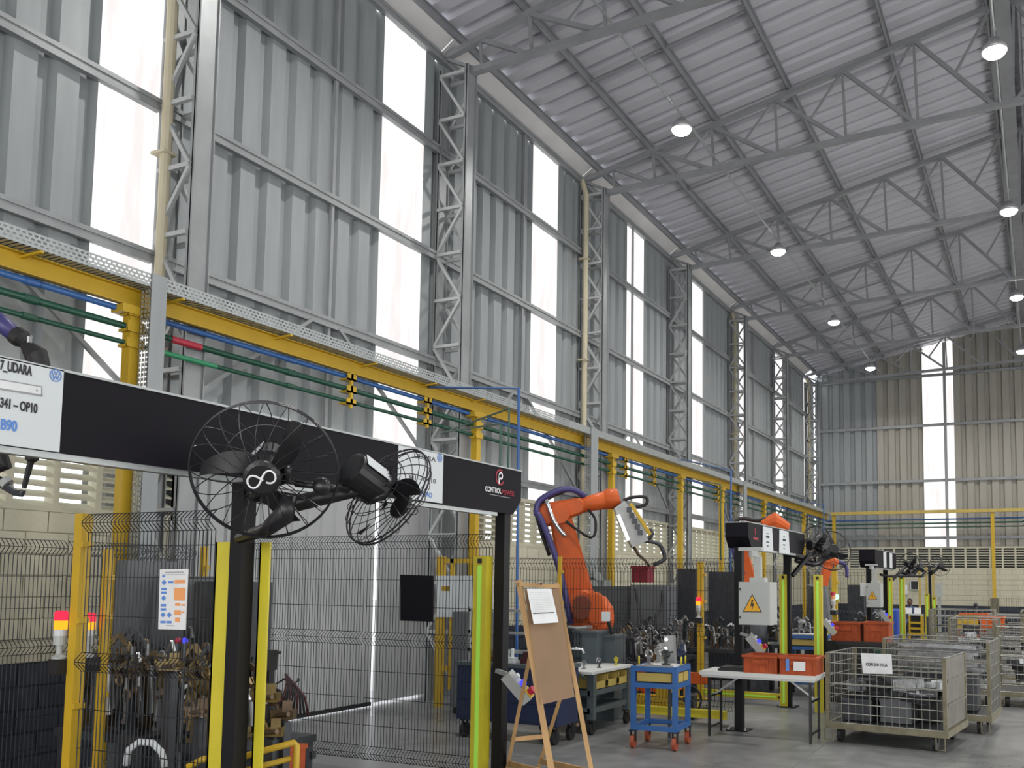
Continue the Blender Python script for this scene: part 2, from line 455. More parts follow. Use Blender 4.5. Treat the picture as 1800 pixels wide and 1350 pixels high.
for u in (1662,):
    x = onY(u, 750, YB).x; MB().box((x-.05, YB-.12, 3.1), (x+.05, YB-.03, roofz(x)-.1)).build('wind_post', 'steel_grey', wb)
masonry((XL, YB, 0), (1, 0, 0), (0, -1, 0), XR-XL, wb, near=9.5, detail=False, rise=.012)
ow = MB().box((XL-1, YB+2.2, 0), (XR+1, YB+2.4, 4.2)).build('wall_outside', 'outside_wall'); ow['kind'] = 'structure'
gr_ = MB().box((-60, -40, -.35), (60, 90, -.25)).build('floor_outside', 'outside_ground'); gr_['kind'] = 'structure'
# ---- right and rear walls (off frame, they close the hall)
wr = struct('wall_right'); left_sheets(XR+.05, -1, YR, YB, strips, wr, z0=3.12)
MB().box((XR, YR, 0), (XR+.15, YB, 3.12)).build('masonry', 'cream_block', wr)
wk = struct('wall_rear'); back_sheets(YR-.05, wk, XL, XR, -4.5, -3.5, flip=-1)
MB().box((XL, YR-.15, 0), (XR, YR, 3.12)).build('masonry', 'cream_block', wk)
for k, (lo, hi, w_) in enumerate((((XR-.06, -5, .4), (XR-.04, 33, 5.4), wr), ((-6.5, YR+.04, .4), (6, YR+.06, 6.0), wk))):
    g_ = MB().box(lo, hi).build(f'glow_panel_{k+1}', 'daylight_sheet'); g_['kind'] = 'structure'  # glowing panels added on the unseen walls to brighten the hall
# ---- ceiling
ce = struct('ceiling')
def roof_sheet(xa, xb, name='roof_sheet'):
    pr = sheet_profile(2, dep=.11); n = len(pr); b = MB()
    b.add([(xa, a, roofz(xa)+d) for a, d in pr]+[(xb, a, roofz(xb)+d) for a, d in pr], [(i, i+1, n+i+1, n+i) for i in range(n-1)])
    return b.mesh(name, 'sheet_roof')
ra, rb = roof_sheet(-7.85, RX), roof_sheet(RX, XR+.15)
y = YR-.1
while y < YB+.1:
    for me in (ra, rb): o = put('roof_sheet', me, ce); o.location = (0, y, 0)
    y += .84
for x in (-7.78, -6.67, -5.33, -3.93, -2.18, -.62, -.08, 1.5, 3.23, 4.63, 5.97, 7.1):
    z = roofz(x)-.01; s = 1 if x < RX else -1
    h = .15
    b = MB().box((x-.008, YR, z-h), (x+.008, YB, z)).box((x-s*.0, YR, z-h), (x+s*.05, YB, z-h+.012)).box((x, YR, z-.012), (x+s*.05, YB, z))
    b.build('purlin', 'truss_grey', ce)
    if x < RX:
        # cleats where the purlin is screwed to the sheet ribs
        c = MB(); yy = 9.0
        while yy < 34: c.box((x-.03, yy, z-.04), (x-.008, yy+.03, z)); yy += .42
        if x > -7.5: c.build('cleats', 'gutter', ce)['kind'] = 'stuff'
MB().box((RX-.12, YR, roofz(RX)-.35), (RX+.12, YB, roofz(RX)-.1)).build('ridge_beam', 'truss_grey', ce)
# eave gutter
for k in range(-3, 8):
    a, bb = COLY[0]+4.79*k, COLY[0]+4.79*(k+1)
    bb = min(bb, YB); a = max(a, YR)
    if bb-a < .1: continue
    g = MB(); g.prism([(XL-.06, a+.01, 9.665), (XL-.06, a+.01, 9.69), (-7.775, a+.01, 9.885), (-7.775, a+.01, 9.86)], (0, bb-a-.02, 0))
    g.box((XL-.10, a+.01, 9.60), (XL-.06, bb-.01, 9.70))
    g.build('gutter', 'gutter', ce)
# roof cross braces between purlins (sag bars) 
for yb_ in [COLY[k]+2.4 for k in range(2, 9)]:
    b = MB()
    b.bar((-6.67, yb_, roofz(-6.67)-.1), (-3.93, yb_, roofz(-3.93)-.1), .035, .035)
    b.build('purlin_tie', 'truss_grey', ce)

# ---- sliding gate in the left wall
gate = struct('door_1')
DX = -8.42
def corr(y0, y1, x, z1, tgt, name='gate_leaf'):
    b = MB(); pr = []; a = y0
    while a < y1-.02:
        for da, dd in ((0, 0), (.15, 0), (.17, .03), (.24, .03)): 
            if a+da < y1: pr.append((a+da, dd))
        a += .26
    pr.append((y1, 0)); n = len(pr)
    b.add([(x-d, a, .03) for a, d in pr]+[(x-d, a, z1) for a, d in pr], [(i, i+1, n+i+1, n+i) for i in range(n-1)])
    return b.build(name, 'gate_sheet', tgt)
GA = onX(657, 1000, DX).y; GB = onX(663, 1000, DX-.1).y
corr(6.0, GA, DX, 3.5, gate); corr(GB, 12.9, DX-.1, 3.5, gate)
MB().box((DX-.04, 6.0, .02), (DX+.02, GA, .07)).build('bottom_rail', 'rubber', gate)
MB().box((XL-.9, B1Y0-.06, 0), (XL, B1Y0, 3.5)).build('jamb', 'steel_grey', gate)
MB().box((XL-.9, B1Y1, 0), (XL, B1Y1+.06, 3.5)).build('jamb', 'steel_grey', gate)
MB().box((XL-.95, B1Y0-.06, 3.45), (XL+.0, B1Y1+.06, 3.52)).build('lintel', 'steel_grey', gate)

# ================================================================ STRUCTURE THINGS
ordn = ['first', 'second', 'third', 'fourth', 'fifth', 'sixth', 'seventh', 'eighth', 'ninth']
m_hz = MB().bar((-.22, 0, 0), (.22, 0, 0), .045, .045).mesh('lacing_bar', 'lacing_lit_grey')
m_dg = MB().bar((-.22, 0, 0), (.22, 0, .66), .04, .04).mesh('lacing_bar', 'lacing_lit_grey')
def column(y, k):
    nm = ['lattice column nearest the camera, at the left edge of the frame', 'lattice column right of the wide wall bay behind the left black gantry'] 
    vis = k-2
    if vis < 0: lab = f'grey steel lattice wall column behind the viewpoint, {["farther", "nearer"][k]} one'
    else: lab = f'grey steel lattice column on the left wall, {ordn[vis]} from the left edge of the photo'
    t = thing('lattice_column', lab, 'column', (XL+.25, y, 0), 'lattice columns along the left wall')
    for x in (XL, XL+.47):
        s = 1 if x > XL+.1 else 1
        MB().box((x-.004, y, 0), (x+.012, y+.24, 9.42)).box((x-.035, y, 0), (x+.035, y+.012, 9.42)).box((x-.035, y+.228, 0), (x+.035, y+.24, 9.42)).build('channel', 'steel_grey', t)
    if k == 2:
        pass
    # lacing
    z = 9.3; i = 0
    if k <= 4:
        for yy in (y-.012, y+.25):
            z = 9.3; i = 0
            while z > .8:
                o = put('lacing_bar', m_hz, t, at=(XL+.235, yy, z)); 
                o = put('lacing_bar', m_dg, t, at=(XL+.235, yy, z-.68))
                flip = (i in (0, 1, 2)) or (i % 2 == 0 and i > 3)
                if yy > y: flip = not flip
                if flip: o.scale = (-1, 1, 1)
                z -= .69; i += 1
    else:
        b = MB()
        for yy in (y-.012, y+.25):
            z = 9.3; i = 0
            while z > .8:
                b.bar((XL+.02, yy, z), (XL+.45, yy, z), .045, .045)
                s = 1 if (i+(yy > y)) % 2 else -1
                b.bar((XL+.235-s*.22, yy, z-.68), (XL+.235+s*.22, yy, z-.02), .04, .04); z -= .69; i += 1
        b.build('lacing', 'lacing_lit_grey', t)
    MB().box((XL-.1, y-.02, 0), (XL+.51, y+.26, .02)).build('base_plate', 'steel_grey', t)
for k, y in enumerate(COLY): column(y, k)
XN = [-7.38, -6.54, -5.36, -4.16, -2.95, -1.75, -.52]
def topz(x): return 9.68+.215*(x-XL) if x <= RX else 9.68+.215*(2*RX-x-XL)
def botz(x): return 9.34+.035*(x+7.4) if x <= RX else 9.34+.035*(2*RX-x+7.4)
def truss(y, k):
    vis = k-3
    lab = f'grey steel roof truss, {ordn[vis]} one counted from the top edge of the photo' if vis >= 0 else f'grey steel roof truss above the viewpoint, {ordn[k]} from the rear wall'
    t = thing('roof_truss', lab, 'truss', (RX, y+.12, 9.3), 'roof trusses')
    yy = y+.12; m = 'truss_grey'
    for s in (0, 1):
        fx = (lambda x: x) if s == 0 else (lambda x: 2*RX-x)
        MB().bar((fx(XL+.02), yy, topz(XL+.02)), (fx(RX), yy, topz(RX)), .10, .09).build('top_chord', m, t)
        MB().bar((fx(XN[0]-.35), yy, botz(XN[0]-.2)), (fx(RX), yy, botz(RX)), .12, .085).build('bottom_chord', m, t)
        MB().bar((fx(XL+.02), yy, topz(XL)-.03), (fx(XN[0]), yy, botz(XN[0])), .06, .05).build('end_strut', m, t)
        for i, x in enumerate(XN):
            MB().bar((fx(x), yy, topz(x)), (fx(x+.05), yy, botz(x)), .045, .04).build('vertical', m, t)
            if i+1 < len(XN):
                x2 = XN[i+1]; p = V((fx(x), yy, topz(x))); q = V((fx(x2+.02), yy, botz(x2)))
                MB().bar(p, q, .07, .065).build('diagonal', m, t)
                if i >= 1:
                    mid = p.lerp(q, .52); MB().bar((fx(x2), yy, topz(x2)), mid, .045, .045).build('half_strut', m, t)
for k, y in enumerate(COLY): 
    if k >= 1: truss(y, k)
truss(YB-.45, 9) if False else None
# cream downpipes
for i, (u, lab) in enumerate(((275, 'cream downpipe beside the gate jamb at far left'), (1028, 'cream downpipe behind the third lattice column'), (1292, 'cream downpipe behind the fifth lattice column'), (1421, 'cream downpipe in the far left corner of the hall'))):
    y = onX(u, 600, XL+.12).y
    b = MB().path([(XL+.12, y, .05), (XL+.12, y, 9.3), (XL+.02, y, 9.62)], .055, 10)
    for z in (2, 4, 6, 8): b.box((XL, y-.08, z), (XL+.19, y+.08, z+.03))
    tag(b.build('downpipe', 'downpipe', smooth=False), lab, 'pipe')

# high-bay lamps and their conduits
def lamp(x, y, lab, z=9.36):
    t = thing('highbay_lamp', lab, 'lamp', (x, y, z-.03), 'high-bay lamps under the roof')
    hs = MB().path([(x, y, z-.02), (x, y, z+.05), (x, y, z+.10), (x, y, z+.17)], [.175, .17, .10, .07], 20)
    hs = hs.build('housing', 'lamp_shell', t, True)
    MB().path([(x, y, z-.10), (x, y, z-.085), (x, y, z-.05), (x, y, z-.022)], [.07, .12, .155, .168], 24).build('lens', 'lamp_glow', hs)
    MB().tube((x, y, z+.17), (x, y, z+.24), .012, 6).build('hook', 'chrome', t)
    ld = bpy.data.lights.new('lamp_light', 'AREA'); ld.shape = 'DISK'; ld.size = .31; ld.energy = LAMP_W; ld.color = (1, .97, .92); ld.spread = radians(150)
    lo = bpy.data.objects.new('lamp_light', ld); COL.objects.link(lo); lo.parent = t; lo.location = (0, 0, -.09)
for k in range(-1, 4):
    lamp(-5.28, 14.23+6.37*k, f'round high-bay lamp in the left row, {"out of frame nearest the camera" if k < 0 else ordn[k]+" from the camera in view"}' if k >= 0 else 'round high-bay lamp in the left row above the frame')
    lamp(-.42, 13.9+6.3*k, f'round high-bay lamp in the right row, {ordn[k]} from the camera in view' if k >= 0 else 'round high-bay lamp in the right row above the frame')
    lamp(4.6, 14.0+6.3*k, f'round high-bay lamp over the unseen right half, {ordn[k+1]} from the rear', )
for x, lab in ((-5.28, 'thin steel conduit carrying the left row of lamps'), (-.42, 'thin steel conduit carrying the right row of lamps'), (4.6, 'thin steel conduit over the unseen right half')):
    b = MB().tube((x, 2, 9.6), (x, YB-.5, 9.6), .022, 8)
    yy = 4.7
    while yy < YB-1: b.tube((x, yy, 9.6), (x, yy+.08, 9.6), .032, 8); yy += 3.0
    tag(b.build('conduit', 'galvanised'), lab, 'conduit')

# ================================================================ SERVICES ALONG THE LEFT WALL
TX = -7.22
tray = thing('cable_tray', 'perforated galvanised cable tray running along the left wall on a yellow beam', 'cable tray', (TX-.13, 3, 4.37))
def perf_side(b, y0, y1, z0, z1, x, rows=3, pitch=.05):
    """side plate with real slots: rails plus little bridges"""
    hh = (z1-z0)/(rows*2+1)
    for r in range(rows+1): b.box((x-.002, y0, z0+2*r*hh), (x, y1, z0+(2*r+1)*hh))
    n = int((y1-y0)/pitch)
    for r in range(rows):
        off = pitch/2 if r % 2 else 0
        for i in range(n):
            a = y0+i*pitch+off; b.add([(x, a, z0+(2*r+1)*hh), (x, a+pitch*.42, z0+(2*r+1)*hh), (x, a+pitch*.42, z0+(2*r+2)*hh), (x, a, z0+(2*r+2)*hh)], [(0, 1, 2, 3)])
b = MB(); perf_side(b, -1, 14, 4.375, 4.495, TX); b.build('perforated_side', 'galvanised', tray)['kind'] = 'stuff'
MB().box((TX-.002, 14, 4.375), (TX, YB-.9, 4.495)).build('side', 'galvanised', tray)
MB().box((TX-.26, -1, 4.375), (TX-.258, YB-.9, 4.495)).build('side', 'galvanised', tray)
b = MB(); yy = -1
while yy < 14: b.box((TX-.258, yy, 4.37), (TX-.002, yy+.03, 4.374)); yy += .05
b.build('perforated_bottom', 'galvanised', tray)['kind'] = 'stuff'
MB().box((TX-.258, 14, 4.37), (TX-.002, YB-.9, 4.374)).build('bottom', 'galvanised', tray)
cb = MB()
for i in range(6):
    pts = []; yy = -1
    while yy < YB-1.2: pts.append((TX-.05-.03*i+rnd.uniform(-.012, .012), yy, 4.39+rnd.uniform(0, .01))); yy += 1.2
    cb.path(pts, .011, 5)
cb.build('cables', 'rubber', tray)
beam = thing('pipe_rack_beam', 'long yellow steel beam under the cable tray on the left wall', 'beam', (TX-.2, 3, 4.2))
MB().box((TX-.22, -1, 4.20), (TX-.205, YB-.7, 4.365)).box((TX-.22, -1, 4.20), (TX-.15, YB-.7, 4.21)).box((TX-.22, -1, 4.355), (TX-.15, YB-.7, 4.365)).build('channel', 'yellow', beam)
for u, v in ((70, 438), (320, 522), (510, 588), (660, 640), (765, 676), (850, 706)):
    y = onX(u, v, TX).y; MB().bar((TX-.22, y-.02, 4.33), (TX+.005, y+.02, 4.36), .03, .02).build('bracket', 'yellow', beam)
posts_y = [(218, 'left of the sliding gate'), (835, 'behind the end of the near black gantry'), (1075, 'behind the orange robot arm'), (1196, 'left of the second gantry'), (1268, 'left of the second gantry, farther back'), (1342, 'above the second gantry beam'), (1412, 'farthest along the left wall')]
PIPE = ((4.165, .027, 'blue_pipe', 'blue compressed-air pipe, topmost of three on the left wall'), (4.02, .030, 'green_pipe', 'thick dark green water pipe, middle of three on the left wall'), (3.87, .022, 'green_pipe', 'thin dark green water pipe, lowest of three on the left wall'))
PXX = -7.45
for u, w in posts_y:
    y = onX(u, 850, -7.42).y
    t = thing('yellow_post', f'yellow steel rack post on the left wall {w}', 'post', (-7.42, y, 0), 'yellow rack posts')
    MB().box((-7.47, y-.055, .02), (-7.37, y+.055, 4.19)).build('shaft', 'yellow', t)
    MB().box((-7.55, y-.13, 0), (-7.29, y+.13, .02)).build('base_plate', 'yellow', t)
    MB().box((-7.5, y-.16, 4.12), (-7.34, y+.16, 4.19)).build('head', 'yellow', t)
    for z, r, m, l in PIPE: MB().box((-7.48, y-.09, z-r-.03), (-7.36, y+.09, z-r-.005)).box((-7.37, y-.09, z-r-.03), (-7.355, y+.09, z+r+.01)).build('pipe_saddle', 'yellow', t)
for u in (615, 750, 1100, 1150, 1262):
    y = onX(u, 700, -7.4).y; t = thing('pipe_hanger', {615: 'yellow pipe hanger above the two fans', 750: 'yellow pipe hanger between the fans and the blue drop pipe', 1100: 'yellow pipe hanger above the robot gripper', 1150: 'yellow pipe hanger right of the robot gripper', 1262: 'yellow pipe hanger left of the second gantry'}[u], 'bracket', (-7.4, y, 3.8), 'pipe hangers')
    MB().box((-7.40, y-.02, 3.78), (-7.37, y+.02, 4.2)).build('stem', 'yellow', t)
    for z, r, m, l in PIPE: MB().box((-7.50, y-.08, z-r-.025), (-7.37, y+.08, z-r-.004)).box((-7.385, y-.08, z-r-.025), (-7.37, y+.08, z+r)).build('pipe_saddle', 'yellow', t)
for z, r, m, l in PIPE:
    t = thing('service_pipe', l, 'pipe', (PXX, 3, z), 'service pipes')
    MB().path([(PXX, -1, z), (PXX, 36.3, z), (PXX+.05, 36.4, z), (-.6, 36.4, z), (.3, 36.0, z+.35), (XR-.3, 36.0, z+.35)], r, 10).build('pipe', m, t, True)
    c = MB(); yy = 4.7
    while yy < 35: c.tube((PXX, yy, z), (PXX, yy+.12, z), r+.008, 10); yy += 2.95
    c.build('couplings', m, t)
    y = onX(300, 600, PXX).y
    if r == .030: MB().tube((PXX, y-.0, z), (PXX, y+.35, z), r+.004, 12).build('red_band', 'red_mark', t)
    if r == .022: MB().tube((PXX, y-.15, z), (PXX, y+.55, z), r+.004, 12).build('green_band', 'green_bright', t)
# blue and green drops above the near gantry
for pts, r, m, lab in (
    ([onX(750, 704, PXX), V((PXX, onX(750, 704, PXX).y, 4.35)), D(912, 683, 11.2), D(908, 1165, 11.2)], .018, 'blue_pipe', 'thin blue air drop pipe bending down beside the near gantry'),
    ([onX(775, 762, PXX), D(895, 718, 11.0), D(893, 850, 11.0)], .013, 'green_pipe', 'thin green drop pipe right behind the gantry end, right one'),
    ([onX(775, 760, PXX), D(880, 745, 10.9), D(879, 850, 10.9)], .013, 'green_pipe', 'thin green drop pipe right behind the gantry end, left one'),
    ([onX(1192, 822, PXX), V(onX(1192, 822, PXX)+V((0, 0, .2))), D(1285, 827, 17), D(1284, 1100, 17)], .018, 'blue_pipe', 'thin blue air drop pipe left of the second gantry'),
    ([onX(1235, 845, PXX), D(1266, 852, 16), D(1267, 985, 16)], .012, 'green_pipe', 'thin green drop pipe left of the second gantry'),
    ([onX(1405, 880, PXX), D(1448, 888, 28), V((*D(1447, 985, 28).xy, .9)), V((*D(1447, 985, 28).xy, .0))], .02, 'blue_pipe', 'thin blue air drop pipe in the far corner')):
    tag(MB().path(pts, r, 8).build('drop_pipe', m), lab, 'pipe')
# vertical tray drops
for u0, u1, lab, zt in ((250, 289, 'grey vertical cable tray with perforated edge crossing the pipes at left', 0), (1036, 1053, 'grey vertical cable tray right of the orange robot elbow', 1.9), (1302, 1312, 'grey vertical cable tray above the second gantry', 0)):
    y0, y1 = onX(u0+12 if u0 < 300 else u0+5, 600, TX+.01).y, onX(u1, 600, TX+.01).y
    t = thing('cable_riser', lab, 'cable tray', (TX, y0, zt), 'vertical cable trays')
    MB().box((TX+.005, y0, zt), (TX+.015, y1, 4.50)).box((TX-.10, y1-.01, zt), (TX+.005, y1, 4.37)).build('cover', 'sheet_wall', t)
    b = MB(); z = zt
    while z < 4.36:
        b.box((TX-.12, y0-.002, z), (TX-.085, y0, z+.03)); b.box((TX-.072, y0-.002, z), (TX-.04, y0, z+.03)); b.box((TX-.028, y0-.002, z), (TX+.005, y0, z+.03)); z += .045
    for x in (-.12, -.072, -.03, 0): b.box((TX+x, y0-.002, zt), (TX+x+.005, y0, 4.37))
    b.build('perforated_edge', 'galvanised', t)['kind'] = 'stuff'
    if zt: MB().box((TX-.1, y0, zt-.25), (TX+.02, y0+.9, zt-.12)).bar((TX-.04, y1-.1, zt+.02), (TX-.04, y1+.25, zt-.2), .12, .2).build('elbow', 'galvanised', t)
# beam and posts along the back wall
bb = thing('pipe_rack_beam', 'pale yellow steel beam along the back wall', 'beam', (-3, 36.3, 4.37))
MB().box((-7.3, 36.2, 4.38), (-.5, 36.32, 4.5)).build('channel', 'yellow_old', bb)
for u, lab in ((1467, 'yellow post in front of the back wall, left one behind the second gantry fans'), (1747, 'yellow post in front of the back wall, right one above the cages')):
    x = onY(u, 1000, 36.3).x
    t = thing('yellow_post', lab, 'post', (x, 36.3, 0), 'yellow rack posts')
    MB().box((x-.06, 36.25, .02), (x+.06, 36.34, 4.37)).build('shaft', 'yellow', t)
    MB().box((x-.14, 36.15, 0), (x+.14, 36.44, .02)).build('base_plate', 'yellow', t)
    if u > 1700: MB().box((x-.14, 36.1, .02), (x+.14, 36.24, 1.3)).build('guard', 'cage_old', t)

# ================================================================ FENCES
FO = [(-.06, .0), (-.03, -.045), (0, -.05), (.03, -.045), (.06, 0)]
def fence(p, q, ztop, lab, folds, hz, nrm, z0=.10, pitch=.034, r=.0036, panel=1.25, post_m='yellow'):
    p, q, nrm = V(p), V(q), V(nrm); L = (q-p).length; d = (q-p).normalized()
    t = thing('mesh_fence', lab, 'fence', tuple(p), 'machine guard fences')
    npan = max(1, round(L/panel)); w = L/npan
    prof = [(z0, 0.)]
    for fz in sorted(folds):
        prof += [(fz-.06, 0), (fz-.012, .05), (fz+.012, .05), (fz+.06, 0)]
    prof.append((ztop, 0)) if prof[-1][0] < ztop-.01 else None
    for i in range(npan):
        b = MB(); a0, a1 = i*w+.02, (i+1)*w-.02; n = int((a1-a0)/pitch)
        for j in range(n+1):
            o = p+d*(a0+(a1-a0)*j/n); b.path([o+nrm*dd+V((0, 0, z)) for z, dd in prof], r, 3, caps=False)
        zs = [(z, 0) for z in hz]+[(f_+e, 0) for f_ in folds for e in (-.06, .06)]+[(f_, .05) for f_ in folds]
        for z, dd in zs:
            if z <= ztop+.001: b.bar(p+d*a0+nrm*(dd+.004)+V((0,0,z)), p+d*a1+nrm*(dd+.004)+V((0,0,z)), .005, .005)
        b.build('mesh_panel', 'wire_dark', t)['kind'] = 'stuff'
    return t
def fpost(x, y, h, lab, w=.05, m='yellow', clips=True, cat='post'):
    t = thing('fence_post', lab, cat, (x, y, 0), 'yellow guard-fence posts')
    MB().box((x-w/2, y-w/2, .01), (x+w/2, y+w/2, h)).build('shaft', m, t)
    MB().box((x-w*1.2, y-w*1.2, 0), (x+w*1.2, y+w*1.2, .01)).build('foot', m, t)
    if clips:
        for z in (.35, .9, 1.45, h-.22): MB().box((x+w/2, y-w/2-.012, z), (x+w/2+.035, y+w/2-.01, z+.035)).build('clip', m, t)
    return t
fence((-5.68, 4.1, 0), (-4.49, 4.1, 0), 2.165, 'dark wire mesh guard fence at bottom left with a poster hung on it', [.15, 1.2, 2.10], [.4, .65, .9, 1.5, 1.75, 1.95], (0, -1, 0), panel=1.4)
fence((-7.2, 7.05, 0), (-4.36, 7.05, 0), 2.165, 'dark wire mesh guard fence in front of the sliding gate', [.15, 1.2, 2.10], [.4, .65, .9, 1.5, 1.75, 1.95], (0, -1, 0), panel=1.45)
fence((-7.2, 1.2, 0), (-7.2, 6.3, 0), 2.04, 'dark wire mesh guard fence along the left wall', [.15, 1.2, 1.98], [.4, .65, .9, 1.5, 1.75], (1, 0, 0), panel=1.3)
fence((-7.1, 11.1, 0), (-3.42, 11.1, 0), 2.05, 'dark wire mesh guard fence in front of the orange robot', [.25, 1.15, 1.99], [.5, .75, 1.4, 1.65], (0, -1, 0), pitch=.045, r=.0036)
fence((-7.2, 14.6, 0), (-4.75, 14.6, 0), 2.05, 'dark wire mesh guard fence behind the second machining cell', [.25, 1.15, 1.99], [.5, .75, 1.4, 1.65], (0, -1, 0), pitch=.05, r=.0036)
fence((-6.9, 19.9, 0), (-3.3, 19.9, 0), 2.05, 'dark wire mesh guard fence under the third gantry', [1.15, 1.99], [.5, .75, 1.4, 1.65], (0, -1, 0), pitch=.07, r=.004)
fence((-1.6, 35.2, 0), (-.3, 35.2, 0), 1.35, 'low pale mesh guard fence before the back wall at right', [], [.3, .6, .9, 1.3], (0, -1, 0), pitch=.07, r=.004)
fpost(-5.715, 4.1, 2.165, 'yellow fence post with red and amber stack light at bottom left', .075)
fpost(-7.2, 6.42, 2.05, 'yellow fence post in the left wall corner of the near cell', .05)
fpost(D(160, 1155, 6.6).x+.02, D(160, 1155, 6.6).y+.08, 1.95, 'yellow post with a second stack light inside the near cell', .05)
fpost(-5.80, 11.03, 2.08, 'slim yellow fence post in front of the orange robot', .045)
fpost(-4.72, 13.6, 2.07, 'tall yellow fence post with a lit stack light right of the blue cart', .09)
fpost(-7.25, 14.5, 2.05, 'yellow fence post at the back corner of the second cell', .06)
fpost(*D(1468, 1100, 16.2).xy, 1.98, 'yellow post with a small green lamp behind the orange crates', .085)
# yellow kick rail on the fence of cell two and floor light curtain
tag(MB().box((-4.78, 11.02, .10), (-3.5, 11.07, .19)).box((-4.78, 11.0, .19), (-3.5, 11.09, .2)).build('kick_rail', 'yellow_green'), 'yellow kick rail at the foot of the second cell fence', 'rail')
tag(MB().box((-6.9, 11.06, 0), (-3.5, 11.14, .035)).build('floor_rail', 'cage_zinc'), 'grey floor rail under the second cell fence', 'rail')
def curtain(p, q, lab, w=.09, nrm=(0, -1, 0)):
    p, q, nrm = V(p), V(q), V(nrm); t = thing('light_curtain', lab, 'sensor', tuple(p), 'safety light curtains')
    hs = MB().bar(p, q, w, w*.8, up=nrm).build('housing', 'yellow_green', t)
    d = (q-p).normalized(); MB().bar(p+d*.05+nrm*w*.42, q-d*.08+nrm*w*.42, w*.28, w*.1, up=nrm).build('lime_window', 'lime', hs)
    MB().bar(q-d*.06+nrm*w*.42, q-d*.02+nrm*w*.42, w*.3, w*.12, up=nrm).build('end_mark', 'rubber', hs)
curtain((-4.40, 6.93, .02), (-4.40, 6.93, 1.96), 'yellow light curtain beside the right leg of the near gantry', .13)
curtain((-4.66, 13.5, .12), (-3.42, 13.42, .12), 'yellow light curtain lying low between the posts of the second cell', .09)
curtain((-3.37, 13.34, .0), (-3.37, 13.34, 1.88), 'yellow light curtain, left of the two behind the crates', .11)
curtain(V((*D(1438, 1012, 12.9).xy, .0)), V((*D(1438, 1012, 12.9).xy, 1.87)), 'yellow light curtain, right of the two behind the crates', .11)
curtain(V((*D(1565, 1060, 20.5).xy, .0)), V((*D(1565, 1060, 20.5).xy, 1.9)), 'yellow light curtain at the third gantry, left one', .1)
curtain(V((*D(1586, 1060, 21.5).xy, .0)), V((*D(1586, 1060, 21.5).xy, 1.95)), 'yellow light curtain at the third gantry, right one', .12)
curtain(V((*D(1630, 1060, 27).xy, .0)), V((*D(1630, 1060, 27).xy, 1.5)), 'far yellow light curtain left of the white panel column', .12)
curtain(V((*D(1642, 1060, 27.5).xy, .0)), V((*D(1642, 1060, 27.5).xy, 1.4)), 'far yellow light curtain beside the white panel column', .11)
# yellow channel posts around the left gantry leg
for x0, x1, y, lab in ((-4.56, -4.475, 4.20, 'yellow guard channel left of the near gantry leg, outer one'), (-4.46, -4.325, 4.06, 'yellow guard channel left of the near gantry leg, inner one'), (-4.20, -4.12, 4.15, 'yellow guard channel right of the near gantry leg')):
    tag(MB().box((x0, y, 0), (x1, y+.012, 1.965)).box((x0, y, 0), (x0+.012, y+.07, 1.965)).box((x0, y+.012, 0), (x0+.06, y+.075, .015)).build('guard_channel', 'yellow_green'), lab, 'post', 'yellow guard channels')
# yellow swing gate frame inside
g = thing('yellow_gate', 'yellow tubular gate frame seen through the mesh behind the near gantry', 'gate', (-7.2, 10.9, 0))
MB().box((-7.67, 10.87, 0), (-7.55, 10.93, 2.08)).build('post', 'yellow', g)
MB().box((-7.45, 10.88, .25), (-7.39, 10.92, 2.05)).build('stile', 'yellow', g); MB().box((-6.85, 10.88, .25), (-6.79, 10.92, 2.05)).build('stile', 'yellow', g)
MB().box((-7.55, 10.88, 1.99), (-6.85, 10.92, 2.05)).build('rail', 'yellow', g); MB().box((-7.39, 10.88, .25), (-6.85, 10.92, .31)).build('rail', 'yellow', g)
for z in (.5, 1.6): MB().box((-7.57, 10.86, z), (-7.44, 10.88, z+.07)).build('hinge', 'yellow', g)
bx = [onY(766, 1012, 10.86), onY(866, 1012, 10.86), onY(866, 1085, 10.86), onY(766, 1085, 10.86)]
tag(MB().prism(bx, (0, .01, 0)).build('noticeboard', 'white_sign'), 'pale board behind the mesh left of the tall light curtain', 'board')
bx = [onY(705, 1010, 7.0), onY(762, 1012, 7.0), onY(762, 1093, 7.0), onY(705, 1091, 7.0)]
tag(MB().prism(bx, (0, -.012, 0)).build('black_board', 'panel_black'), 'black square panel hung on the mesh fence', 'panel')
# flow-chart poster
po = thing('poster', 'long white flow-chart poster with blue and orange boxes on the mesh fence', 'poster', (-4.86, 4.04, 1.44))
PC = [onY(281, 1001, 4.04), onY(331, 1000, 4.04), onY(326, 1107, 4.04), onY(278, 1106, 4.04)]
po_s = MB().prism(PC, (0, .004, 0)).build('sheet', 'paper', po)
def pl(s_, t_):   # position on the poster 0..1
    a = PC[0].lerp(PC[1], s_); b_ = PC[3].lerp(PC[2], s_); return a.lerp(b_, t_)+V((0, -.0015, 0))
def pq(bld, s0, s1, t0, t1): bld.prism([pl(s0, t0), pl(s1, t0), pl(s1, t1), pl(s0, t1)], (0, -.001, 0))
def pdm(bld, s_, t_, ds=.09, dt=.045): bld.prism([pl(s_-ds, t_), pl(s_, t_-dt), pl(s_+ds, t_), pl(s_, t_+dt)], (0, -.001, 0))
b = MB()
for t_ in (.22, .48, .76): pdm(b, .17, t_)
pdm(b, .40, .76)
for t_ in (.31, .37, .58, .65, .86): pq(b, .08, .27, t_, t_+.04)
pq(b, .32, .5, .20, .235); pq(b, .31, .49, .86, .90); pq(b, .1, .2, .1, .13)
b.build('blue_boxes', 'ink_blue', po_s)
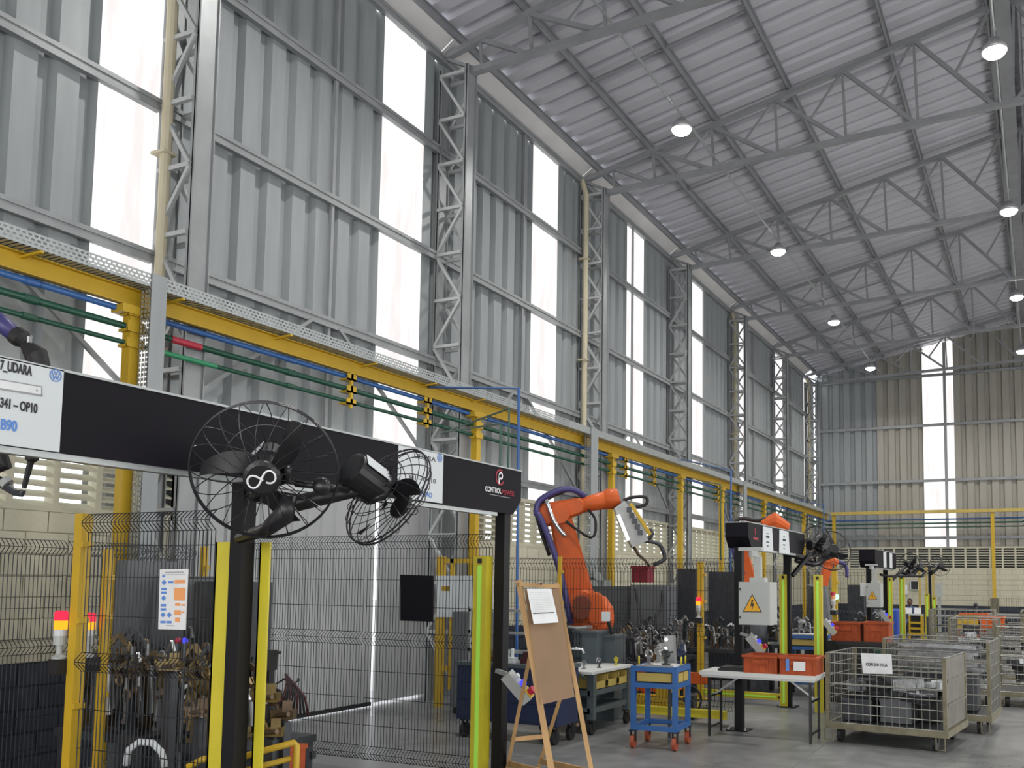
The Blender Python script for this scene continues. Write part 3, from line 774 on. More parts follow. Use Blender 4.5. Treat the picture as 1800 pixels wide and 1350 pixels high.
b = MB(); pq(b, .55, .93, .31, .52); pq(b, .55, .92, .18, .24); pq(b, .6, .78, .56, .61); pq(b, .82, .95, .58, .61); pq(b, .58, .82, .68, .76); pq(b, .62, .78, .80, .88); pq(b, .86, .94, .7, .73)
b.build('orange_boxes', 'ink_orange', po_s)
b = MB(); pq(b, .2, .85, .045, .06); pq(b, .08, .9, .085, .092); pq(b, .3, .6, .93, .94); b.build('print_lines', 'ink_grey', po_s)

# ================================================================ STACK LIGHTS
def stack(c, label, lit='ra', s=1.0, arm=None):
    c = V(c); t = thing('stack_light', label, 'signal lamp', tuple(c), 'stack lights')
    MB().path([c, c+V((0,0,.012*s)), c+V((0,0,.03*s)), c+V((0,0,.09*s))], [.045*s, .045*s, .02*s, .02*s], 14).build('stem', 'box_grey', t)
    MB().tube(c+V((0,0,.09*s)), c+V((0,0,.15*s)), .04*s, 14).build('grey_module', 'box_grey', t)
    MB().tube(c+V((0,0,.15*s)), c+V((0,0,.19*s)), .04*s, 14).build('white_module', 'white_sign', t)
    MB().tube(c+V((0,0,.192*s)), c+V((0,0,.247*s)), .041*s, 14).build('amber_module', 'amber_glow' if 'a' in lit else 'ink_orange', t)
    MB().path([c+V((0,0,.249*s)), c+V((0,0,.30*s)), c+V((0,0,.312*s))], [.041*s, .041*s, .03*s], 14).build('red_module', 'red_glow' if 'r' in lit else 'red_mark', t)
    if arm: MB().box(*arm).build('bracket', 'rubber', t)
stack((-5.815, 4.05, 1.215), 'lit red and amber stack light left of the yellow fence post', arm=((-5.85, 4.0, 1.12), (-5.75, 4.1, 1.214)))
stack(D(154, 1155, 6.6), 'lit red and amber stack light behind the near mesh fence', arm=(D(154, 1155, 6.6)+V((-.05, -.02, -.1)), D(154, 1155, 6.6)+V((.05, .08, -.001))))
stack((-4.72, 13.5, 1.22), 'lit stack light on the yellow post right of the blue cart', lit='ra', arm=((-4.77, 13.46, 1.14), (-4.67, 13.55, 1.219)))
p = D(1466, 1060, 16.1); stack(V((p.x, p.y-.06, p.z-.12)), 'unlit stack light on the yellow post behind the crates', lit='', arm=(V((p.x-.05, p.y-.1, p.z-.2)), V((p.x+.05, p.y+.1, p.z-.121))))
tag(MB().ball(D(1470, 1049, 16.08), .05, 10, 6).tube(D(1470, 1049, 16.08), D(1469, 1049, 16.2), .02, 6).build('green_lamp', 'green_glow'), 'small glowing green lamp on the yellow post behind the crates', 'signal lamp')

# ================================================================ GANTRIES
def gantry(x0, x1, y0, y1, z0, z1, legs, label, legx):
    t = thing('gantry', label, 'gantry', ((x0+x1)/2, legs[0], 0), 'black portal gantries')
    c = .13
    out = [(x1, y0+c, z0), (x1, y0, z0+c), (x1, y0, z1), (x1, y1, z1), (x1, y1, z0+c), (x1, y1-c, z0)]
    MB().prism(out, (x0-x1, 0, 0)).build('beam', 'panel_black', t)
    MB().box((x0, y0, z1), (x1+.008, y1, z1+.012)).build('edge_trim', 'galvanised', t)
    MB().box((x1-.06, y0+c, z0-.03), (x1-.01, y1-c-.25, z0)).build('under_rail', 'galvanised', t)
    for y in legs:
        l = MB().box((legx-.045, y-.05, .012), (legx+.05, y+.05, z0)).build('leg', 'black_paint', t)
        MB().box((legx-.13, y-.13, 0), (legx+.13, y+.13, .012)).build('foot_plate', 'black_paint', l)
        for a in (-.1, .1): MB().tube((legx+a, y-.1, .012), (legx+a, y-.1, .04), .012, 6).build('anchor_bolt', 'galvanised', l)
    return t
g1 = gantry(-4.5, -4.2, 2.0, 7.22, 2.335, 2.725, (4.08, 7.03), 'long black portal gantry beam across the left foreground', -4.27)
g2 = gantry(-3.47, -3.18, 10.9, 13.85, 2.18, 2.48, (10.97, 13.35), 'second black gantry with two white tags, centre right', -3.32)
g3 = gantry(-3.42, -3.10, 19.8, 22.9, 2.10, 2.47, (19.9, 22.2), 'third black gantry, small, toward the back wall', -3.25)
for g_, x in ((g1, -4.2), (g2, -3.18)): pass
MX = FACE['+X']
# white sign at left
sg = thing('sign_sheet', 'large white sheet with black lettering at the left end of the near gantry', 'sign', (-4.195, 2.5, 2.34))
e0 = onX(112, 650, -4.195).y
MB().box((-4.198, 2.02, 2.338), (-4.192, e0, 2.73)).build('sheet', 'white_sign', sg)
def pxt(s, u0, u1, vb, h, m, parent, x=-4.19, bold=.0):
    a, b_ = onX(u0, vb, x), onX(u1, vb, x); text(s, (x, a.y, a.z), h, m, parent, MX, width=b_.y-a.y, bold=bold)
pxt('7_UDARA', 0, 57, 649, .062, 'ink', sg, bold=.0022)
pxt('341 – OP10', 0, 66, 715, .060, 'ink', sg, bold=.0022)
pxt('B90', 1, 30, 754, .066, 'ink_blue', sg, bold=.0022)
# drawn part picture: long flat rail
def quadX(bld, pts, x, t=.002): bld.prism([onX(u, v, x) for u, v in pts], (t, 0, 0))
b = MB(); quadX(b, [(0, 667), (74, 680), (74, 697), (0, 684)], -4.1915); b.build('rail_print', 'paper', sg)
b = MB(); quadX(b, [(0, 666), (74, 679), (74, 681), (0, 668)], -4.1905); quadX(b, [(0, 682), (74, 694), (74, 697), (0, 685)], -4.1905); quadX(b, [(72, 680), (74, 680), (74, 697), (72, 697)], -4.1905); quadX(b, [(63, 685), (66, 685), (66, 688), (63, 688)], -4.1905); b.build('rail_print_lines', 'ink_grey', sg)
def emblem(u, v, x, R, parent):
    c = onX(u, v, x)
    b = MB(); N = 28
    for i in range(N):
        a0, a1 = 2*pi*i/N, 2*pi*(i+1)/N
        b.prism([c+V((0, cos(a0)*R, sin(a0)*R)), c+V((0, cos(a1)*R, sin(a1)*R)), c+V((0, cos(a1)*R*.84, sin(a1)*R*.84)), c+V((0, cos(a0)*R*.84, sin(a0)*R*.84))], (.001, 0, 0))
    L = lambda y0, z0, y1, z1: b.bar(c+V((.001, y0*R, z0*R)), c+V((.001, y1*R, z1*R)), .001, R*.13, up=V((0, z1-z0, -(y1-y0))))
    L(-.32, .72, 0, .08); L(.32, .72, 0, .08); L(-.62, .45, -.28, -.62); L(.62, .45, .28, -.62); L(-.28, -.62, 0, -.02); L(.28, -.62, 0, -.02)
    b.build('emblem', 'ink_blue', parent)
emblem(98, 660, -4.190, .030, sg)
s2 = thing('sign_sheet', 'white sheet on the near gantry beam behind the second fan', 'sign', (-4.195, 5.6, 2.34))
a0, a1 = onX(700, 800, -4.195).y, onX(779, 800, -4.195).y
MB().box((-4.198, a0, 2.345), (-4.192, a1, 2.728)).build('sheet', 'white_sign', s2)
emblem(773, 805, -4.19, .033, s2)
pxt('_UDARA', 722, 766, 803, .05, 'ink', s2); pxt('341 – OP10', 718, 766, 842, .05, 'ink', s2); pxt('B90', 738, 760, 872, .055, 'ink_blue', s2)
# maker's mark at the end of the beam
lg = g1
pxt('CONTROL', 853, 881, 863, .062, 'emblem_white', lg, x=-4.196, bold=.001); pxt('POWER', 882, 904, 869, .062, 'ink_red', lg, x=-4.196, bold=.001)
c = onX(879, 839, -4.197); b = MB()
N = 30
for i in range(N):
    t0 = radians(60)+radians(270)*i/N; t1 = radians(60)+radians(270)*(i+1)/N; R0, R1 = .070, .054
    b.prism([c+V((0, cos(t)*R*1.05, sin(t)*R)) for t, R in ((t0, R0), (t1, R0), (t1, R1), (t0, R1))], (.001, 0, 0))
b.build('red_swirl', 'ink_red', lg)
b = MB()
for i in range(20):
    t0, t1 = 2*pi*i/20, 2*pi*(i+1)/20
    b.prism([c+V((0, .012+cos(t)*R, .014+sin(t)*R)) for t, R in ((t0, .034), (t1, .034), (t1, .018), (t0, .018))], (.0015, 0, 0))
b.box((c.x, c.y-.024, c.z-.058), (c.x+.0015, c.y-.006, c.z+.02)); b.build('white_letter_mark', 'emblem_white', lg)
b = MB(); quadX(b, [(860, 868), (897, 875), (897, 876.2), (860, 869.2)], -4.197, .001); b.build('tagline', 'ink_grey', lg)
# tags of the second and third gantry
for (ua, ub, vt, vb_) in ((1341, 1357, 925, 968), (1370, 1386, 931, 972)):
    ya, yb_ = onX(ua, vt, -3.17).y, onX(ub, vt, -3.17).y; za, zb_ = onX(ua, vb_, -3.17).z, onX(ua, vt, -3.17).z
    t = thing('tag_sheet', 'white hanging tag on the second gantry, '+('left one' if ua < 1360 else 'right one'), 'sign', (-3.17, ya, za))
    MB().prism([(-3.172, ya-.02, za), (-3.172, yb_+.06, za), (-3.172, yb_, zb_), (-3.172, ya, zb_)], (.003, 0, 0)).build('sheet', 'white_sign', t)
    b = MB(); ym = (ya+yb_)/2
    for z, w, h in ((.22, .10, .012), (.17, .16, .03), (.11, .13, .015), (.06, .07, .015)): b.box((-3.169, ym-w/2, za+z), (-3.168, ym+w/2, za+z+h))
    b.build('print_lines', 'ink', t)
for i, (ya, yb_) in enumerate(((20.9, 21.3), (21.8, 22.2))):
    t = thing('tag_sheet', f'white tag on the third gantry, {"left" if i == 0 else "right"} one', 'sign', (-3.09, ya, 2.1))
    MB().box((-3.098, ya, 2.12), (-3.092, yb_, 2.46)).build('sheet', 'white_sign', t)
# faint mark on gantry two
c = onX(1328, 936, -3.178); b = MB().box((c.x, c.y-.03, c.z-.03), (c.x+.001, c.y+.0, c.z+.05)).box((c.x, c.y-.1, c.z-.09), (c.x+.001, c.y+.12, c.z-.06)); b.build('faint_mark', 'ink_red', g2)

# ---- electrical boxes with warning triangle
def ebox(x0, x1, y0, y1, z0, z1, lab, armtop, scale=1.):
    t = thing('electrical_box', lab, 'cabinet', ((x0+x1)/2, y0, z0), 'grey electrical boxes')
    MB().box((x0, y0+.015, z0), (x1, y1, z1)).build('body', 'box_grey', t)
    dr = MB().box((x0+.004, y0, z0+.004), (x1-.004, y0+.014, z1-.004)).build('door', 'box_grey', t)
    for z in (z0+.07, z1-.1): MB().box((x0+.012, y0-.006, z), (x0+.03, y0, z+.03)).build('hinge', 'dark_steel', dr)
    cx, cz, R = (x0+x1)/2-.02*scale, (z0+z1)/2-.03*scale, .115*scale
    tri = lambda k, yy, th: MB().prism([(cx-R*k, yy, cz-R*.62*k), (cx+R*k, yy, cz-R*.62*k), (cx, yy, cz+R*1.22*k)], (0, th, 0))
    tri(1.0, y0-.001, .001).build('warning_border', 'ink', dr); tri(.86, y0-.002, .001).build('warning_triangle', 'orange_sign', dr)
    q = [(-.05, .62), (.12, .62), (.02, .25), (.2, .25), (-.02, -.42), (.0, -.02), (-.18, -.02)]
    MB().prism([(cx+a*R, y0-.003, cz+bz*R) for a, bz in q], (0, .001, 0)).build('bolt_symbol', 'ink', dr)
    # suspension arm
    ax = (x0+x1)/2+.0; ay = (y0+y1)/2
    MB().box((ax-.08*scale, ay-.07, z1), (ax+.10*scale, ay+.07, z1+.05)).build('arm_flange', 'box_grey', t)
    MB().box((ax-.035*scale, ay-.035, z1+.05), (ax+.045*scale, ay+.035, armtop)).build('arm', 'box_grey', t)
    MB().path([(ax-.05, ay, armtop), (ax-.05, ay, armtop+.07)], .06*scale, 12).box((ax-.22*scale, ay-.05, armtop+.07), (ax+.06, ay+.05, armtop+.11)).build('swivel', 'box_grey', t)
    return t
ebox(-3.20, -2.83, 10.55, 10.88, 1.27, 1.765, 'grey electrical box with yellow warning triangle under the second gantry', 2.06)
q = onY(1522, 1025, 19.4); q2 = onY(1548, 1068, 19.4)
ebox(q.x, q2.x, 19.4, 19.75, q2.z, q.z, 'small grey electrical box with warning triangle under the third gantry', q.z+.28, .8)
q = onY(1512, 1024, 19.6); q2 = onY(1524, 1048, 19.6)
tag(MB().box((q.x, 19.6, q2.z), (q2.x-.01, 19.64, q.z)).build('info_sheet', 'paper'), 'pale blue and white info sheet left of the small electrical box', 'sign')

# ---- push-button consoles hung on gantry legs
def console(c, lab, s=1., ang=-.9):
    c = V(c); t = thing('button_console', lab, 'control box', tuple(c), 'push-button consoles')
    d = V((cos(ang)*.5, 0, sin(ang))).normalized(); a = V((.35, .12, -.5)).normalized(); 
    a = (ray(960, 1230)-ray(905, 1165)).normalized(); u = V((0, 0, 1)); n_ = a.cross(V((0, 1, 0))).normalized()
    if n_.z < 0: n_ = -n_
    M = Matrix((a, n_.cross(a).normalized(), n_)).transposed()
    MB().cbox(c, (.26*s, .09*s, .085*s), M).build('body', 'box_grey', t)
    o = c+n_*.043*s
    MB().cbox(o+a*.085*s+n_*.004*s, (.08*s, .08*s, .006*s), M).build('yellow_plate', 'yellow', t)
    MB().tube(o+a*.085*s, o+a*.085*s+n_*.05*s, .026*s, 12, .03*s).build('stop_button', 'red_mark', t)
    MB().tube(o, o+n_*.03*s, .024*s, 12).build('blue_button', 'blue_glow', t)
    MB().tube(o-a*.07*s, o-a*.07*s+n_*.03*s, .018*s, 10).build('white_button', 'white_sign', t)
    MB().bar(c-a*.13*s, c-a*.13*s+V((-.10*s, .02, .02*s)), .03*s, .03*s).build('mount', 'galvanised', t)
console(D(910, 1208, 7.9), 'grey push-button console with red stop button on the near gantry leg', 1.12)
console(D(1328, 1132, 11.0), 'grey push-button console below the large electrical box', 1.0)
tag(MB().box(tuple(V((*D(1450, 1092, 13.05).xy, 0))-V((.03, .0, 0))), tuple(V((*D(1450, 1092, 13.05).xy, D(1450, 1092, 13.05).z))+V((.02, .05, 0)))).build('console_stand', 'black_paint'), 'black stand of the push-button console left of the crates', 'stand')
console(D(1458, 1102, 13.0), 'grey push-button console left of the orange crates', .9)
console(D(1554, 1083, 19.0), 'small push-button console below the small electrical box', 1.1)

# ================================================================ FANS
def fan(c, axis, R, lab, face_mark=False, blade_rot=0.3, arm_to=None, grp='black wall fans on the gantries', nw=20, motor_back=.2, mr=.24, up=(0,0,1)):
    c = V(c); ax = V(axis).normalized(); t = thing('industrial_fan', lab, 'fan', tuple(c), grp)
    a = V(up).cross(ax).normalized(); b_ = ax.cross(a)
    at = lambda r, th, h: c+a*(r*cos(th))+b_*(r*sin(th))+ax*h
    w = MB()
    for s, rr in ((1, nw), (-1, nw)):
        for i in range(rr):
            th = 2*pi*i/rr; sw = .35*s
            pts = [at(R*k, th+sw*(1-k), s*R*.36*sqrt(max(0, 1-k**2.2))) for k in (.22, .4, .6, .78, .9, .97, 1.)]
            w.path(pts, .0028, 4, caps=False)
    wc = w.build('wire_cage', 'fan_wire', t)
    rg = MB()
    for s, k in ((1, 1.0), (-1, 1.0)): rg.ring(c+ax*s*.012, ax, R, .0055, 48, 5)
    for s in (1, -1):
        for k in (() if s > 0 else (.6,)): rg.ring(c+ax*s*R*.36*sqrt(1-k**2.2), ax, R*k, .0025, 40, 4)
    rg.build('cage_rings', 'fan_wire', wc)
    hub = MB().path([at(0, 0, R*.30), at(0, 0, R*.37), at(0, 0, R*.40)], [R*.25, R*.25, R*.2], 22).build('hub_disc', 'fan_black', t, False)
    if face_mark:
        cc = c+ax*(R*.402)
        m_ = MB()
        pts = []
        for i in range(33):
            tt = -.35*pi+i/32*1.9*pi; dn = 1+sin(tt)**2; X_, Y_ = .19*R*cos(tt)/dn, .24*R*sin(tt)*cos(tt)/dn
            pts.append(cc+a*(X_*.95-Y_*.3)+b_*(X_*.35+Y_))
        m_.path(pts, .0055, 4)
        m_.build('loop_mark', 'emblem_white', hub)
    # blades: broad curved
    for k in range(3):
        th0 = blade_rot+2*pi*k/3; n = 6; vs = []; 
        for i in range(n+1):
            f = i/n; r = R*(.12+.74*f); th = th0+.55*f; wd = (.16+.34*sin(pi*min(1, f*.85+.1)))*R*.6/r*1.0
            wd = min(wd, .9)
            for s in (-1, 1): vs.append((r, th+s*wd*.5, s*.03*R/.4))
        fs = [(2*i, 2*i+1, 2*i+3, 2*i+2) for i in range(n)]
        P_ = [at(r, th, h) for r, th, h in vs]; P2 = [p+ax*.006 for p in P_]; N_ = len(P_)
        bl = MB().add(P_+P2, fs+[tuple(N_+i for i in reversed(f)) for f in fs]+[(0, 2, N_+2, N_)]); bl.build('blade', 'fan_black', t, True)
    mo = MB().path([at(0, 0, -R*.06), at(0, 0, -R*.2), at(0, 0, -R*.24), at(0, 0, -R*.24-motor_back), at(0, 0, -R*.28-motor_back)], [R*.14, R*.2, R*mr, R*mr, R*mr*.8], 20).build('motor', 'fan_black', t, False)
    M = Matrix((a, b_, ax)).transposed()
    MB().cbox(at(R*(mr+.003), 2.4, -R*.24-motor_back*.5), (.002, .10, motor_back*.8), Matrix((at(1, 2.4, 0)-c, at(1, 2.4+pi/2, 0)-c, ax)).transposed()).build('rating_label', 'white_sign', mo)
    if arm_to is not None:
        e = V(arm_to); p0 = at(R*.1, -pi/2, -R*.24-motor_back*.5); mid = p0.lerp(e, .5)+b_*(-.10)
        MB().path([at(0, 0, -R*.24-motor_back*.5)-b_*R*.2, mid, e], [.045, .05, .04], 8).build('bracket_arm', 'fan_black', t, True)
        MB().path([at(R*.28, 0, -R*.2), at(R*.34, -.7, -R*.3), at(R*.3, -1.4, -R*.3), at(R*.34, -2.4, -R*.3), at(R*.28, pi, -R*.2)], .022, 6).build('yoke', 'fan_black', t, True)
    return t
post = V((-4.215, 4.05, 2.05))
cf1 = D(466, 828, 4.95); ax1 = (D(448, 842, 4.7)-D(468, 820, 4.95)); 
fan(cf1, (EYE-cf1).normalized()*1.0+V((-.15, 0, -.28)), .375, 'black industrial fan at left facing the camera with a white looped mark on its hub', True, 2.6, post+V((.02, .0, .25)), motor_back=.16)
cf2 = D(682, 872, 5.6)
fan(cf2, (D(760, 925, 5.80)-D(635, 832, 5.42)), .33, 'black industrial fan seen from behind, right of the facing fan', False, .4, post+V((.02, 0, .2)), motor_back=.22, nw=22, mr=.33)
tag(MB().ball(D(566, 855, 4.95), .05, 14, 8).tube(D(566, 855, 4.95), D(520, 850, 5.0), .018, 8).tube(D(566, 855, 4.95), D(610, 862, 5.3), .02, 8).build('swivel_head', 'fan_black', smooth=True), 'dark round swivel housing between the two near fans', 'fan joint')
yk = MB().path([(-4.2, 3.99, 1.98), D(470, 930, 5.05), D(500, 905, 5.0), D(505, 870, 5.0)], [.03, .04, .06, .05], 8)
tag(yk.build('fan_bracket', 'fan_black', smooth=True), 'black curved bracket rising from the near gantry leg to the facing fan', 'bracket')
# fans of the second gantry
fan(D(1432, 960, 13.8), (-.5, -1, .15), .30, 'black fan at the right end of the second gantry, left one', False, .2, D(1392, 975, 13.4), nw=14, motor_back=.14)
fan(D(1462, 968, 14.1), (.6, -.9, .2), .30, 'black fan at the right end of the second gantry, right one', False, 1.2, D(1400, 985, 13.5), nw=14, motor_back=.14)
tag(MB().bar(D(1393, 1012, 13.3), D(1425, 972, 13.6), .05, .05).build('fan_bracket', 'black_paint'), 'black diagonal strut from the second gantry leg to its fans', 'bracket')
fan(D(1598, 993, 22), (-.5, -1, .1), .28, 'small distant black fan right of the third gantry', False, .2, D(1580, 1005, 22), nw=10, motor_back=.12)
fan(D(1616, 996, 22.3), (.7, -1, .1), .26, 'small distant black fan, second from the third gantry', False, .9, D(1590, 1008, 22), nw=10, motor_back=.12)
fan(D(1652, 994, 27), (.5, -1, .1), .30, 'farthest small black fan before the back wall louvres', False, .9, D(1632, 1002, 27), nw=10, motor_back=.12)
tag(MB().box(tuple(V((*(D(1634, 1000, 27.3).xy-V((.04, .04))), 0))), tuple(V((*(D(1634, 1000, 27.3).xy+V((.04, .04))), 2.3)))).bar(D(1634, 1012, 27.3), D(1650, 996, 27.1), .05, .05).build('fan_post', 'black_paint'), 'slim black post carrying the farthest small fan', 'post')
tag(MB().bar(D(1568, 1020, 20.6), D(1592, 996, 21.8), .05, .05).build('fan_bracket', 'black_paint'), 'black strut under the distant fans of the third gantry', 'bracket')
tag(MB().path([D(1548, 1010, 20.5), D(1560, 1013, 20.8), D(1620, 1013, 21.6), D(1627, 1005, 21.8)], .03, 6).build('fan_conduit', 'black_paint'), 'thin dark bent tube below the distant fans', 'conduit')

# ================================================================ ROBOT
def robot(J, nrm, lab, base_z=0., s=1.):
    """J: base top, shoulder, elbow, arm_mid, wrist"""
    base, sh, el, wr_ = [V(p) for p in J]; nrm = V(nrm)
    t = thing('industrial_robot', lab, 'robot', (base.x, base.y, base_z), 'orange robot arms')
    MB().path([(base.x, base.y, base_z), (base.x, base.y, base_z+.18), (base.x, base.y, base_z+.2), (base.x, base.y, base.z)], [.42*s, .40*s, .30*s, .28*s], 20).build('base', 'dark_steel', t)
    tr = MB().path([(base.x, base.y, base.z), (base.x, base.y, base.z+.12), (base.x, base.y, base.z+.3), (base.x, base.y, sh.z+.1)], [.34*s, .36*s, .34*s, .22*s], 20)
    tr.link(V((base.x, base.y, base.z+.2)), sh, .30*s, .24*s, .44*s, nrm)
    tr.build('turret', 'orange_robot', t)
    MB().tube(sh-nrm*.30*s, sh+nrm*.30*s, .19*s, 20).build('shoulder_joint', 'orange_robot', t)
    la = MB().link(sh, el, .25*s, .17*s, .24*s, nrm).build('lower_arm', 'orange_robot', t)
    MB().link(sh+(el-sh)*.12+nrm*.13*s, sh+(el-sh)*.75+nrm*.13*s, .12*s, .08*s, .03*s, nrm).build('arm_cover', 'orange_robot', la)
    MB().tube(el-nrm*.24*s, el+nrm*.24*s, .15*s, 20).build('elbow_joint', 'orange_robot', t)
    d = (wr_-el).normalized(); upv = nrm.cross(d).normalized(); upv = upv if upv.z > 0 else -upv
    back = el-d*.18*s
    MB().link(back+upv*.06*s, el+d*.3*s+upv*.04*s, .18*s, .13*s, .30*s, nrm).build('elbow_housing', 'orange_robot', t)
    MB().path([el+d*.2*s+upv*.03, el.lerp(wr_, .5)+upv*.03, wr_-d*.1*s], [.115*s, .12*s, .15*s], 20).build('upper_arm', 'orange_robot', t, True)
    MB().path([wr_-d*.28*s, wr_-d*.1*s, wr_+d*.06*s], [.10*s, .17*s, .12*s], 20).build('wrist', 'orange_robot', t, True)
    MB().path([back-d*.02, back-d*.2*s], [.10*s, .085*s], 14).build('motor', 'dark_steel', t)
    # hose pack
    out = -nrm*.30*s; side = (sh-el).normalized(); lft = -d
    MB().path([sh+out+lft*.15*s-V((0,0,.25)), sh.lerp(el, .45)+out+lft*.20*s, el+out*.9+lft*.30*s, el+out*.8+lft*.34*s+upv*.12*s, el+out*.5+lft*.22*s+upv*.30*s, el+out*.4+upv*.36*s+d*.1, el+out*.3+upv*.30*s+d*.3, el.lerp(wr_, .5)+upv*.16*s], .05*s, 7).build('hose_pack', 'purple_hose', t, True)
    MB().path([sh.lerp(el, .6)+out*.8+lft*.30*s, el+out*.6+lft*.34*s+upv*.1, el+upv*.3*s+lft*.1, el+upv*.34*s+d*.35*s], .03*s, 7).build('hose', 'rubber', t, True)
    MB().path([el-upv*.05-nrm*.2*s, el-upv*.5*s+d*.35*s-nrm*.25*s, el+d*.5*s-upv*.25*s-nrm*.2*s, el+d*.42*s], .022*s, 7).build('loop_cable', 'rubber', t, True)
    MB().path([el+nrm*-.2+lft*.12+upv*.25, el+nrm*-.22-upv*.1*s+lft*.1, el+nrm*-.2-upv*.36*s+lft*.02], .035*s, 7).build('chrome_bracket', 'chrome', t, True)
    return t
vf = (ray(1000, 1000)).normalized(); NR = V((-vf.x, -vf.y, 0)).normalized()*-1
NR = V((vf.x, vf.y, 0)).normalized()
rb_base = D(1040, 1098, 13.5)
robot((V((rb_base.x, rb_base.y, 1.08)), D(1020, 1060, 13.5), D(984, 905, 13.5), D(1082, 874, 13.5)), NR, 'large orange robot arm standing behind the easel', .0, .92)
tag(MB().box((rb_base.x-.45, rb_base.y-.45, 0), (rb_base.x+.45, rb_base.y+.45, .0)).build('x', 'dark_steel'), 'x', 'x') if False else None
gr_t = [o_ for o_ in S.objects if o_.get('label', '').startswith('large orange robot arm')][0]
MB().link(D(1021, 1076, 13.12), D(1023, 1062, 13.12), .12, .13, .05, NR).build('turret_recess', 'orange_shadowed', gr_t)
MB().link(D(1048, 1085, 13.2), D(1046, 1058, 13.2), .13, .14, .10, NR).build('turret_lug', 'orange_robot', gr_t)
# gripper carried by the robot
gr = thing('robot_gripper', 'long aluminium gripper hanging from the orange robot wrist', 'gripper', tuple(D(1100, 890, 13.5)))
q = lambda u, v, z=13.5: D(u, v, z)
MB().prism([q(1080, 893, 13.3), q(1098, 880, 13.3), q(1128, 922, 13.3), q(1140, 950, 13.3), q(1112, 962, 13.3), q(1092, 925, 13.3)], NR*.34).build('body', 'alu', gr)
b = MB()
for k in range(5):
    f = k/5; p0 = q(1106+f*24, 896+f*50, 13.26); b.cbox(p0, (.07, .06, .07), rotz(.4))
b.build('valve_block', 'dark_steel', gr)
MB().bar(q(1086, 905, 13.27), q(1104, 950, 13.27), .05, .05).build('side_rail', 'chrome', gr)
MB().bar(q(1108, 885, 13.28), q(1143, 940, 13.28), .035, .05).build('yellow_rail', 'yellow', gr)
MB().path([q(1096, 880), q(1112, 874), q(1135, 874), q(1136, 886), q(1118, 892)], .025, 7).build('cable_loop', 'rubber', gr, True)
MB().path([q(1112, 958), q(1122, 975), q(1134, 985), q(1142, 996)], .022, 6).build('claw', 'brown_steel', gr, True)
MB().path([q(1130, 950), q(1145, 952), q(1160, 958), q(1168, 975), q(1166, 985), q(1148, 993)], .03, 7).build('claw', 'dark_steel', gr, True)
MB().path([q(1128, 948), q(1142, 945), q(1146, 936), q(1141, 930)], .03, 7).build('hook', 'dark_steel', gr, True)
# second robot behind gantry two (only bits show)
r2 = thing('industrial_robot', 'orange robot arm peeking over the second gantry beam', 'robot', (*D(1372, 1090, 15.5).xy, 0), 'orange robot arms')
z2 = 15.3
MB().path([V((*D(1325, 1040, z2).xy, 0)), D(1325, 1100, z2), D(1325, 1050, z2)], [.25, .22, .12], 16).build('base', 'dark_steel', r2)
MB().link(D(1320, 1040, z2), D(1291, 930, z2), .12, .12, .2, NR).build('lower_arm', 'orange_robot', r2)
MB().link(D(1300, 932, z2), D(1352, 938, z2), .10, .15, .28, NR).build('upper_arm', 'orange_robot', r2)
MB().path([D(1340, 925, z2), D(1360, 918, z2), D(1384, 930, z2)], [.1, .17, .1], 12).build('wrist', 'orange_robot', r2)
MB().path([D(1290, 960, z2), D(1284, 935, z2), D(1300, 912, z2), D(1330, 915, z2), D(1362, 911, z2), D(1378, 925, z2)], .035, 7).build('hose_pack', 'rubber', r2, True)
MB().path([D(1288, 955, z2-.1), D(1296, 985, z2-.1), D(1304, 1010, z2-.1)], .06, 8).build('hose', 'purple_hose', r2, True)
r3 = thing('robot_wrist', 'small orange robot wrist with a looping dark hose right of the second gantry fans', 'robot', (*D(1452, 1005, 17).xy, 0))
z3 = 17.
MB().path([V((*D(1440, 1100, z3).xy, 0)), D(1440, 1090, z3), D(1438, 1030, z3)], [.3, .25, .16], 12).build('base', 'dark_steel', r3)
MB().link(D(1446, 1030, z3), D(1455, 994, z3), .08, .08, .14, NR).build('lower_arm', 'orange_robot', r3)
MB().path([D(1448, 990, z3), D(1462, 986, z3), D(1472, 990, z3)], [.09, .1, .06], 10).build('upper_arm', 'orange_robot', r3)
MB().path([D(1460, 1000, z3), D(1468, 990, z3), D(1480, 989, z3), D(1488, 998, z3), D(1489, 1015, z3)], .035, 7).build('hose_loop', 'purple_hose', r3, True)
# near-cell robot whose wrist enters at far left
r4 = thing('industrial_robot', 'robot wrist with purple hose and black flange entering above the white sign', 'robot', (-7.0, 2.2, 0), 'orange robot arms')
q = lambda u, v, z=5.9: D(u, v, z)
MB().path([(-6.9, 2.2, 0), (-6.9, 2.2, .5), (-6.9, 2.2, 1.2)], [.4, .32, .26], 16).build('base', 'orange_robot', r4)
MB().link((-6.9, 2.2, 1.1), q(-330, 560), .24, .16, .22, V((.5, .8, 0))).build('lower_arm', 'orange_robot', r4)
MB().link(q(-330, 560), q(-120, 520), .16, .12, .2, V((.5, .8, 0))).build('upper_arm', 'orange_robot', r4)
MB().path([q(-140, 520), q(-60, 540), q(-5, 562), q(32, 594)], [.06, .055, .055, .05], 10).build('hose_pack', 'purple_hose', r4, True)
MB().path([q(26, 588), q(38, 596), q(44, 604), q(64, 625), q(68, 640), q(75, 660)], [.06, .062, .035, .07, .065, .05], 12).build('flange', 'rubber', r4)
MB().path([q(54, 590), q(56, 594)], .01, 6).cbox(q(52, 597, 5.8), (.02, .02, .04)).build('chrome_clip', 'chrome', r4)
tl = thing('robot_tool', 'black and steel gripper tool below the white sign at far left', 'gripper', tuple(q(20, 840)))
